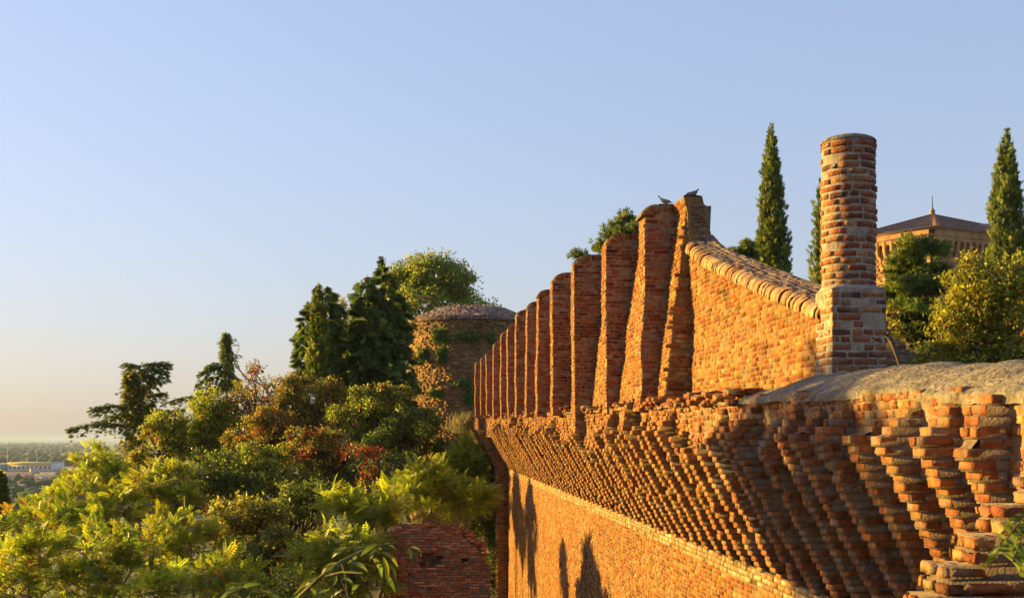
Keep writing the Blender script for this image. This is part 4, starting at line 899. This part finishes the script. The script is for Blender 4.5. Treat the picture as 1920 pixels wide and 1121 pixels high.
acc = Acc(); ch = Q(1845, 440, DF + 6)
surf(acc, lambda a, v: np.stack([ch[0] + 1.0*np.cos(a)*np.cos(v*1.5), ch[1] + 1.0*np.sin(a)*np.cos(v*1.5), ch[2] + np.where(v > 0, 1.0 + .45*np.sin(v*1.5), -.6)], -1), np.linspace(0, 2*np.pi, 16), np.array([-.001, 0.001, .3, .6, 1.]), col=(.22,.16,.13))
acc.build('chimney', M_FARBRICK, ft)

# shaded garden wall behind the pine, and the sunlit brick gatepost cut by the right frame edge
d = 44; gw = thing('garden_wall', 'low shaded brick wall behind the pine trunk', 'wall', Q(1720, 690, d)*np.array([1, 1, 0])); acc = Acc()
x0, x1 = Q(1560, 0, d)[0], Q(1990, 0, d)[0]; zt = (HZ - 612)*d/F
lay(acc, lambda u, z, dd: np.stack([u, d - dd + .12*(u - x0), z], -1), x0, x1, 1.6, zt, course=.10, blen=.34, joint=.014, rough=.008, prot=(-.005, .03), pal=SHADE_PURP*1.2, w=PW, missing=.06)
box(acc, lambda a, b, c: np.stack([a, d + b + .12*(a - x0), c], -1), x0, x1, .0, .5, -.5, zt, mat=1)
acc.build('masonry', [M_BRICK, M_MORTAR], gw)
d = 34; gp = thing('brick_post', 'sunlit brick post at the right frame edge behind the golden tree', 'post', Q(1945, 700, d)*np.array([1, 1, 0])); acc = Acc()
c = Q(1942, 0, d); hw = .42
for (ux, uy, nx_, ny_) in ((1,0,0,-1),(0,1,-1,0)):
    lay(acc, lambda u, z, dd: np.stack([c[0] + ux*u + nx_*(hw + dd - .05*sstep(3.4, 4.2, z)), c[1] + uy*u + ny_*(hw + dd), z + 0*u], -1), -hw, hw, 1.0, 4.1, pal=LIT, rough=.006)
box(acc, lambda a, b, c_: np.stack([c[0] + a, c[1] + b, c_], -1), -hw + .003, hw, -hw + .003, hw, -.5, 4.1, mat=1)
acc.build('shaft', [M_BRICK, M_MORTAR], gp)
acc = Acc(); box(acc, lambda a, b, c_: np.stack([c[0] + a, c[1] + b, c_], -1), -hw - .05, hw + .05, -hw - .05, hw + .05, 4.1, 4.22); acc.build('cap', M_CEMENT, gp)

# ------------------------------------------------------------------ BRICK RUIN with dry grass
d = 30; k = d/F; xl, xr = Q(718, 0, d)[0], Q(922, 0, d)[0]; zt = (HZ - 986)*k
ru = thing('brick_ruin', 'broken red brick wall stub with a ragged hole below the feathery saplings', 'ruin', ((xl + xr)/2, d, gz((xl+xr)/2, d))); acc = Acc()
def rtop(u): q = (u - xl)/(xr - xl); return zt - .02 - np.interp(q, [0, .06, .12, .6, .68, .83, .95, 1.0], [.16, .10, .0, .0, .10, .45, .85, 1.3]) + .05*vnoise(u*14, 1, 0, 4) + .05*vnoise(u*6, 0, 0, 3)
def rin(u, z):
    q = (u - xl)/(xr - xl); px = 718 + q*204; py = HZ - z*F/d
    hole = (((px - 806)/24)**2 + ((py - 1052)/13)**2 < 1 + .4*vnoise(px*.15, py*.15, 0, 2)) | ((abs(px - 871) < 5) & (abs(py - 1052) < 4))
    return (z < rtop(u)) & ~hole & (u < xr - .25*(py > 1040)*0 - .04*vnoise(0, z*9, 0, 5) - .03)
RB = np.array([(.36,.135,.055),(.42,.185,.085),(.29,.10,.046),(.44,.23,.13)])
def Sru(u, z, dd): return np.stack([u, d - dd + .10*(u - xl) + .02*vnoise(u*2, z*2, 0, 9), z], -1)
lay(acc, Sru, xl, xr, -5.6, zt + .1, course=.072, blen=.25, joint=.012, inside=rin, pal=RB, w=[1,1,1,.6], rough=.006, missing=.035, prot=(-.006, .03))
us = np.linspace(xl + .02, xr - .06, 90); vz = np.linspace(0, 1, 70)
def rb(u, v):
    z = -7 + v*(rtop(u) + 7 - .03); px = 718 + (u - xl)/(xr - xl)*204; py = HZ - z*F/d
    inside = (((px - 806)/25)**2 + ((py - 1052)/14)**2 < 1 + .4*vnoise(px*.15, py*.15, 0, 2)) | ((abs(px - 871) < 6) & (abs(py - 1052) < 5))
    p_ = Sru(u, z, -.004 + 0*u); p_[..., 1] += np.where(inside, .30, 0); return p_
surf(acc, rb, us, vz, mat=1)
surf(acc, lambda u, v: Sru(u, rtop(u) - .03 + .04*vnoise(u*9, v*5, 0, 1), -.8*v), us, np.linspace(0, 1, 8), mat=1)
for xx in (xl + .02, xr - .06):
    surf(acc, lambda v, z: Sru(xx + 0*v, -7 + z*(rtop(xx + 0*v) + 6.97), -.8*v), np.linspace(0, 1, 4), np.linspace(0, 1, 12), mat=1)
lo = []; hi = []
for _ in range(130):
    u0 = R.uniform(xl, xr - .25); z0 = float(rtop(u0)) - R.uniform(.0, .06); y0 = R.uniform(-.03, .6); l = R.uniform(.1, .25); lo.append((u0, y0, z0)); hi.append((u0 + l, y0 + .13, z0 + .06))
lo += [(Q(797,0,d)[0], .0, (HZ-1063)*k)]; hi += [(Q(804,0,d)[0], .12, (HZ-1054)*k)]
blocks(acc, lambda a, b, c: np.stack([a, d + b + .10*(a - xl), c], -1), lo, hi, rough=.008, rnd=.012, pal=RB)
acc.build('masonry', [M_BRICK, M_DARKMORTAR], ru)
def dry_grass(name, label, pts, n, h, col=((.30,.22,.10,2),(.24,.17,.08,1),(.16,.15,.05,1)), sp=.25, w=.03, bend=.35, kindp='grass'):
    ac = Acc(); P_ = np.asarray(pts)[R.integers(0, len(pts), n)] + R.normal(0, sp, (n, 3))*np.array([1, 1, .08])
    o = thing(name, label, kindp, np.mean(pts, 0)); hh = h*R.uniform(.4, 1.1, n); dr = norm(R.normal(0, bend, (n, 3)) + np.array([.1, 0, 1.])); sd = norm(np.cross(dr, sph(n)))*w
    V = np.stack([P_ - sd*.3, P_ + dr*hh[:, None]*.6 - sd*.35, P_ + dr*hh[:, None] + np.array([.12, 0, -.06])*hh[:, None], P_ + dr*hh[:, None]*.6 + sd*.35], 1)
    ac.add(V.reshape(-1, 3), np.arange(n*4).reshape(-1, 4), tints(n, col)); ac.build('foliage', M_LEAF, o); return o
dry_grass('dry_grass', 'tuft of dry straw coloured grass on top of the brick ruin', [np.array([x, d + .4, float(rtop(x)) - .05]) for x in np.linspace(xl + .6, xr - .8, 9)], 230, .55, ((.22,.14,.06,2),(.17,.11,.05,1),(.12,.10,.035,1)), sp=.16, w=.018)
dry_grass('dry_weeds', 'grey dry weeds growing on the ledge between the tower and the piers', [Q(868, 812, 60) + np.array([0, j*.3, 0]) for j in range(4)], 900, 1.25, ((.25,.20,.15,2),(.17,.15,.09,1),(.12,.12,.04,1)), sp=.34, w=.04, kindp='weeds')
# broken rampart spur that carries the weeds
acc = Acc(); sp_ = thing('broken_spur', 'broken leaning brick spur below the grey weeds beside the far corbels', 'ruin', Q(872, 900, 60)*np.array([1, 1, 0]) + np.array([0, 0, -9])); lo = []; hi = []
for r_ in range(60):
    z = (HZ - 815)*60/F - r_*.085; xa = np.interp(r_, [0, 60], [Q(850,0,60)[0], Q(884,0,60)[0]]); xb = Q(893,0,60)[0]
    for xx in np.arange(xa, xb, .24):
        if R.random() < .9: lo.append((xx, R.normal(0, .03), z)); hi.append((xx + .22, .5, z + .07))
blocks(acc, lambda a, b, c: np.stack([a, 60 + b, c], -1), lo, hi, rough=.012, rnd=.015, pal=BR*.8)
acc.build('masonry', M_BRICK, sp_)

# ------------------------------------------------------------------ PIGEONS
def pigeon(label, pos, yaw, sc, head):
    o = thing('pigeon', label, 'pigeon', pos, 'pigeons on the wall top'); ca, sa = math.cos(yaw), math.sin(yaw)
    tr_ = lambda v: np.stack([pos[0] + sc*(v[..., 0]*ca - v[..., 1]*sa), pos[1] + sc*(v[..., 0]*sa + v[..., 1]*ca), pos[2] + sc*v[..., 2]], -1)
    # spine stations from tail tip to beak: x, z, half width, half height
    S = [(-.20,.055,.030,.006),(-.13,.07,.035,.014),(-.09,.085,.05,.035),(-.03,.095,.062,.055),(.03,.105,.062,.060),(.075,.125,.05,.052),(.10,.155,.032,.038),(.112,.19,.023,.026),(.125,.213,.023,.024),(.142,.216,.016,.017),(.152,.212,.006,.007),(.168,.205,.002,.003)]
    S = np.array(S); 
    if head: S[7:, 0] -= .02; S[7:, 2-1] -= .03
    a = np.linspace(0, 2*np.pi, 12, endpoint=False); V = np.stack([np.repeat(S[:, 0:1], 12, 1), S[:, 2:3]*np.cos(a), S[:, 1:2] + S[:, 3:4]*np.sin(a)], -1)
    f = [(i*12 + j, i*12 + (j+1) % 12, (i+1)*12 + (j+1) % 12, (i+1)*12 + j) for i in range(len(S)-1) for j in range(12)]
    cols = np.repeat(np.array([(.06,.065,.075),(.10,.105,.115),(.20,.20,.21),(.24,.24,.25),(.22,.22,.24),(.13,.13,.15),(.06,.08,.08),(.05,.055,.07),(.05,.055,.07),(.05,.055,.065),(.04,.04,.04)]), 12, 0)
    acc = Acc(); acc.add(tr_(V).reshape(-1, 3), f, cols)
    for sg in (-1, 1):
        tube(acc, tr_(np.array([(.01, sg*.02, .05), (.012, sg*.022, .025), (.015, sg*.022, .0)])), .006*sc, 5, col=(.35,.10,.08))
        for dx in (-.02, .0, .02): tube(acc, tr_(np.array([(.015, sg*.022, .004), (.015 + .03, sg*.022 + dx, .003)])), .003*sc, 4, col=(.35,.10,.08))
    acc.build('body', M_FARBRICK, o, smooth=True)
    acc = Acc()
    for sg in (-1, 1):
        U_ = np.linspace(-.15, .06, 9); 
        surf(acc, lambda u, v: tr_(np.stack([u, sg*(.052 + .014*np.sin((u + .15)/.21*np.pi) - .015*(u < -.1)), .085 + (v - .5)*.075*np.sin(np.clip((u + .17)/.23, 0, 1)*np.pi)**.7 + .02*(u + .04)], -1)), U_, np.linspace(0, 1, 4), col=(.17,.17,.185))
    acc.build('wings', M_FARBRICK, o, smooth=True)
s1_, p1_, z1_ = piers[0]
pigeon('grey pigeon perched on the nearest round topped pier facing left', P(s1_ - .12, .36, z1_ + .005), math.pi, .66, False)
pigeon('dark pigeon resting on the very top of the wall stub', P(18.3, .06, ZT + .006), 0.05, .68, True)

# ------------------------------------------------------------------ FOREGROUND LEAVES
M_STEM = masonry('green_stem', 0, (.13, .12, .045), nscale=30, bump=.2)
def blade(acc, a, tip, w, col, up=(0, 0, 1), curl=.25, n=6):
    a, tip = np.asarray(a), np.asarray(tip); ax = tip - a; L_ = np.linalg.norm(ax); ax = ax/L_; sd = norm(np.cross(ax, np.asarray(up) + R.normal(0, .35, 3))); nn_ = np.cross(sd, ax)
    if nn_[2] < 0: nn_ = -nn_
    t = np.linspace(0, 1, n); hwid = w*np.sin(np.pi*np.clip(t*.94 + .04, 0, 1)**.8)
    mid = a + ax*(t*L_)[:, None] + nn_*(curl*L_*np.sin(np.pi*t)*.8)[:, None]
    V = np.stack([mid + sd*hwid[:, None] + nn_*(hwid*.45)[:, None], mid, mid - sd*hwid[:, None] + nn_*(hwid*.45)[:, None]], 1)
    acc.add(V.reshape(-1, 3), gridfaces(n, 3), col)
d = 5.2
fb = thing('foreground_branch', 'leafy branch with long drooping green leaves close to the camera at the bottom', 'branch', (Q(500, 1121, d)[0], d, -2.6))
fb.location.z = gz(Q(470, 0, d)[0], d)
at = Acc(); ac = Acc()
stems = [[(470,1700),(520,1180),(560,1118),(600,1082),(640,1052),(676,1034),(706,1024),(716,1030)], [(640,1052),(648,1080),(652,1125)], [(600,1082),(640,1072),(680,1074)], [(470,1700),(420,1250),(428,1115),(455,1102),(500,1108)], [(706,1024),(740,1018),(766,1026)], [(470,1700),(680,1250),(655,1120),(640,1085)]]
for i, s_ in enumerate(stems):
    q = np.array([Q(x, y, d + .15*math.sin(j*1.3 + i)) for j, (x, y) in enumerate(s_)]); tube(at, q, np.linspace(.013 if i in (0, 3, 5) else .006, .003, len(q)), 6)
LV = [((651,1026),(622,1046)),((706,1020),(676,1042)),((712,1024),(744,1032)),((716,1034),(748,1066)),((718,1044),(726,1096)),((726,1080),(742,1111)),((766,1026),(777,1060)),((770,1024),(788,1046)),((706,1030),(692,1052)),((658,1056),(690,1072)),((650,1072),(684,1090)),((632,1054),(602,1078)),((594,1078),(550,1116)),((630,1078),(625,1098)),((642,1056),(612,1080)),((714,1058),(716,1082)),((590,1122),(620,1104)),((620,1124),(645,1104)),((412,1122),(440,1100)),((440,1104),(470,1108)),((470,1104),(512,1112)),((455,1100),(490,1094)),((660,1112),(676,1096)),((700,1046),(712,1068)),((730,1060),(742,1084)),((560,1118),(540,1124)),((600,1086),(572,1100)),((668,1040),(650,1056)),((684,1030),(662,1036)),((500,1108),(525,1122)),((640,1084),(664,1100)),((580,1100),(600,1118))]
for a_, b_ in LV:
    dd = d + R.normal(0, .14); blade(ac, Q(*a_, dd), Q(*b_, dd + R.normal(0, .04)), .0105*R.uniform(.75, 1.2), tints(1, [(.07,.115,.03,2),(.10,.14,.04,1),(.16,.17,.03,.4)])[0], up=(.2, -.9, .4), curl=R.uniform(.12, .3), n=8)
at.build('stem', M_STEM, fb); ac.build('leaves', M_LEAF, fb, smooth=True)
d = 4.2
rb_ = thing('acacia_shrub', 'sprig of bright green oval leaflets hanging in at the right frame edge', 'shrub', (Q(2080, 0, d)[0], d, gz(Q(2080, 0, d)[0], d))); at = Acc(); ac = Acc()
tube(at, [np.array([Q(2080, 0, d)[0], d, gz(Q(2080,0,d)[0], d)]), Q(2070, 1300, d), Q(2030, 1010, d), Q(1990, 930, d), Q(1950, 930, d)], [.02, .016, .012, .008, .004], 6)
for pts in ([(1975,930),(1940,955),(1905,985),(1878,1020),(1862,1050)], [(1960,932),(1935,975),(1912,1015),(1898,1052)], [(1975,930),(1945,1000),(1930,1050),(1925,1080)]):
    pts = np.array([Q(x, y, d + .06*j*(-1)**j*.3) for j, (x, y) in enumerate(pts)]); tube(at, pts, np.linspace(.003, .0012, len(pts)), 4)
    for t in np.linspace(.12, 1, 12):
        q = np.array([np.interp(t*(len(pts)-1), np.arange(len(pts)), pts[:, i]) for i in range(3)]); ax = norm(pts[min(len(pts)-1, int(t*(len(pts)-1)) + 1)] - pts[int(min(t*(len(pts)-1), len(pts)-2))])
        for sg in (-1, 1):
            sd = norm(np.cross(ax, [0, -1, .2]))*sg; dr = norm(sd + ax*.55 + R.normal(0, .18, 3)); l = R.uniform(.038, .052)
            blade(ac, q, q + dr*l, .0085, tints(1, [(.12,.17,.02,2),(.16,.19,.025,1)])[0], up=(0, -1, .5), curl=.1, n=6)
at.build('stem', M_STEM, rb_); ac.build('leaves', M_LEAF, rb_, smooth=True)

# ------------------------------------------------------------------ FAR PLAIN
def house(name, label, cat, px, py_base, wpx, hpx, depth_m, wall, roof, group=None, gable=True, fascia=None, rows=1, cols=6, yaw=0., wincol=(.05,.055,.065)):
    d = 40*F/(py_base - HZ); k = d/F; w = wpx*k; h = hpx*k; x0 = (px - CX)*k; ca, sa = math.cos(yaw), math.sin(yaw)
    o = thing(name, label, cat, (x0, d, -40), group); tr_ = lambda a, b, c: np.stack([x0 + a*ca - b*sa, d + a*sa + b*ca, -40 + c], -1)
    acc = Acc(); box(acc, tr_, -w/2, w/2, 0, depth_m, 0, h, col=wall); acc.build('wall', M_PLASTER, o)
    acc = Acc()
    if gable:
        rh = min(w, depth_m)*.22; ov = .4
        V = tr_(np.array([-w/2-ov, w/2+ov, w/2+ov, -w/2-ov, -w/2-ov, w/2+ov]), np.array([-ov, -ov, depth_m+ov, depth_m+ov, depth_m/2, depth_m/2]), np.array([h, h, h, h, h + rh, h + rh]) + .02)
        acc.add(V, [(0,1,5,4),(2,3,4,5)], roof); acc.add(V, [(0,4,3),(1,2,5)], wall)
    else: box(acc, tr_, -w/2 - .3, w/2 + .3, -.3, depth_m + .3, h + .01, h + .8, col=roof)
    acc.build('roof', M_FARBRICK if gable else M_PLASTER, o)
    if fascia is not None:
        acc = Acc(); box(acc, tr_, -w/2 - .35, w/2 + .35, -.6, -.02, h - 2.2, h + .9, col=fascia); acc.build('fascia', M_PLASTER, o)
    ww_ = w/cols
    for r_ in range(rows):
        for c_ in range(cols):
            acc = Acc(); a0 = -w/2 + ww_*(c_ + .25); z0 = h*(r_ + .35)/rows; box(acc, tr_, a0, a0 + ww_*.5, -.06, -.004, z0, z0 + h*.3/rows, col=wincol); acc.build('window', M_PLASTER, o)
    return o
HG = 'houses on the plain'
house('warehouse', 'long white warehouse with a yellow band along its roof', 'warehouse', 56, 884, 82, 16, 40, (.62,.60,.58), (.35,.36,.38), gable=False, fascia=(.75,.48,.05), cols=10)
house('warehouse', 'low grey shed left of the white warehouse', 'warehouse', -6, 884, 40, 13, 50, (.22,.23,.25), (.3,.3,.32), gable=False, cols=6)
house('warehouse', 'far red and white block behind the warehouse', 'warehouse', 122, 871, 60, 9, 60, (.55,.50,.50), (.42,.15,.10), gable=False, cols=6)
house('house', 'small cream house against the warehouse wall', 'house', 66, 888, 16, 8, 8, (.62,.52,.36), (.36,.22,.16), HG, cols=3, yaw=.5)
house('house', 'long house with a red tiled roof below the warehouse', 'house', 34, 897, 46, 8, 10, (.50,.42,.42), (.33,.17,.13), HG, cols=6)
house('house', 'white gabled house at the left frame edge', 'house', 8, 906, 34, 13, 9, (.52,.46,.46), (.35,.20,.16), HG, cols=4, rows=2, yaw=.2)
house('house', 'orange house facing the sun on the plain', 'house', 57, 906, 20, 13, 14, (.62,.30,.12), (.33,.17,.13), HG, cols=2, rows=2, yaw=1.0)
house('house', 'grey block of flats right of the orange house', 'house', 88, 906, 40, 12, 9, (.46,.42,.42), (.30,.20,.18), HG, cols=5, rows=2)
house('house', 'pale house half hidden in the dark trees below', 'house', 30, 920, 22, 9, 8, (.45,.40,.38), (.30,.18,.15), HG, cols=2)
for (lb, px, pb, wp_, hp) in [('tiny white shed far out on the plain',103,834.5,9,2.0),('pale cube of a farmhouse on the far plain',120,846,3.5,4),('white farmhouse near the left frame edge far out',26,847,6,3),('whitish far building in the haze near the cedar branches',137,840,4,3),('long pale shed nearest the horizon',6,835,14,2.2),('far pale cottage among the trees',60,846,4,3)]:
    house('farmhouse', lb, 'house', px, pb, wp_, hp, 20, (.62,.58,.54), (.45,.36,.32), 'farm buildings far out on the plain', cols=2)
for (lb, px, y0, y1, arm) in [('lamp mast with two arms beside the warehouse',51,850,868,True),('thin pole near the left frame edge',14,840,866,False),('thin tall pole right of the twin armed mast',69,835,858,False),('street lamp in front of the dark trees',19,928,945,True)]:
    d = 40*F/(max(y1, 875) - HZ) if y1 < 900 else 500; 
    if px == 19: d = 300
    k = d/F; o = thing('lamp_mast', lb, 'lamp post', ((px - CX)*k, d, -40), 'masts on the plain'); acc = Acc(); b_ = np.array([(px - CX)*k, d, max(-40, gz((px - CX)*k, d))]); tp = Q(px, y0, d); tube(acc, [b_, tp], [.35*d/1500, .2*d/1500], 5, col=(.55,.55,.55)); acc.build('pole', M_PLASTER, o)
    if arm:
        acc = Acc(); box(acc, lambda a, b, c: np.stack([tp[0] + a, tp[1] + b, tp[2] + c], -1), -3*k, 3*k, -.2, .2, -.3, .3, col=(.6,.6,.6)); acc.build('lamp_head', M_PLASTER, o)
# far woods: nobody could count them
ico = bpy.data.meshes.new('tmp'); import bmesh
bm = bmesh.new(); bmesh.ops.create_icosphere(bm, subdivisions=1, radius=1); IV = np.array([v.co[:] for v in bm.verts]); IF = np.array([[v.index for v in f.verts] for f in bm.faces]); bm.free(); bpy.data.meshes.remove(ico)
def woods(label, n, d0, d1, h, pal, px0=-160, px1=560, thr=-.05, fs=.004):
    acc = Acc(); dd = np.exp(R.uniform(np.log(d0), np.log(d1), n)); px = R.uniform(px0, px1, n); x = (px - CX)*dd/F
    kp = vnoise(x*fs, dd*fs*.6, 0, 91) > thr; x, dd = x[kp], dd[kp]; n = len(x); hh = h*R.uniform(.5, 1.3, n); rr = hh*R.uniform(.5, 1.1, n)
    V = np.stack([x, dd, -40 + hh*.45], 1)[:, None] + IV[None]*np.stack([rr, rr, hh*.55], 1)[:, None]*(1 + R.normal(0, .18, (n, len(IV), 1)))
    acc.add(V.reshape(-1, 3), (IF[None] + (np.arange(n)*len(IV))[:, None, None]).reshape(-1, 3), np.repeat(tints(n, pal)*.5, len(IF), 0))
    o = acc.build('far_woods', M_FARBRICK); tag(o, label, 'woods', kind='stuff')
woods('scattered woods and hedges spread over the far hazy plain', 5200, 1650, 9000, 11, G_DRK + G_OLV[:2])
woods('dark tree belts between the houses and the hill', 900, 420, 1150, 8, G_DRK, thr=.05, fs=.035, px1=420)

for o in COL.objects:
    if o.type == 'EMPTY' and not o.parent and 'category' in o and 'kind' not in o: o['kind'] = 'thing'

# ------------------------------------------------------------------ HAZE
acc = Acc(); box(acc, XYZ, -34000, 34000, -4000, 33500, -41.5, 36.0)
m = bpy.data.materials.new('haze_air'); m.use_nodes = True; t = m.node_tree
for q in list(t.nodes):
    if q.type == 'BSDF_PRINCIPLED': t.nodes.remove(q)
pv = t.nodes.new('ShaderNodeVolumePrincipled'); pv.inputs['Color'].default_value = (.50, .62, .88, 1); pv.inputs['Density'].default_value = 9e-5; pv.inputs['Anisotropy'].default_value = 0
t.links.new(pv.outputs[0], t.nodes['Material Output'].inputs['Volume'])
tag(acc.build('haze', m), 'thin pale evening haze over the plain', 'haze', kind='stuff')
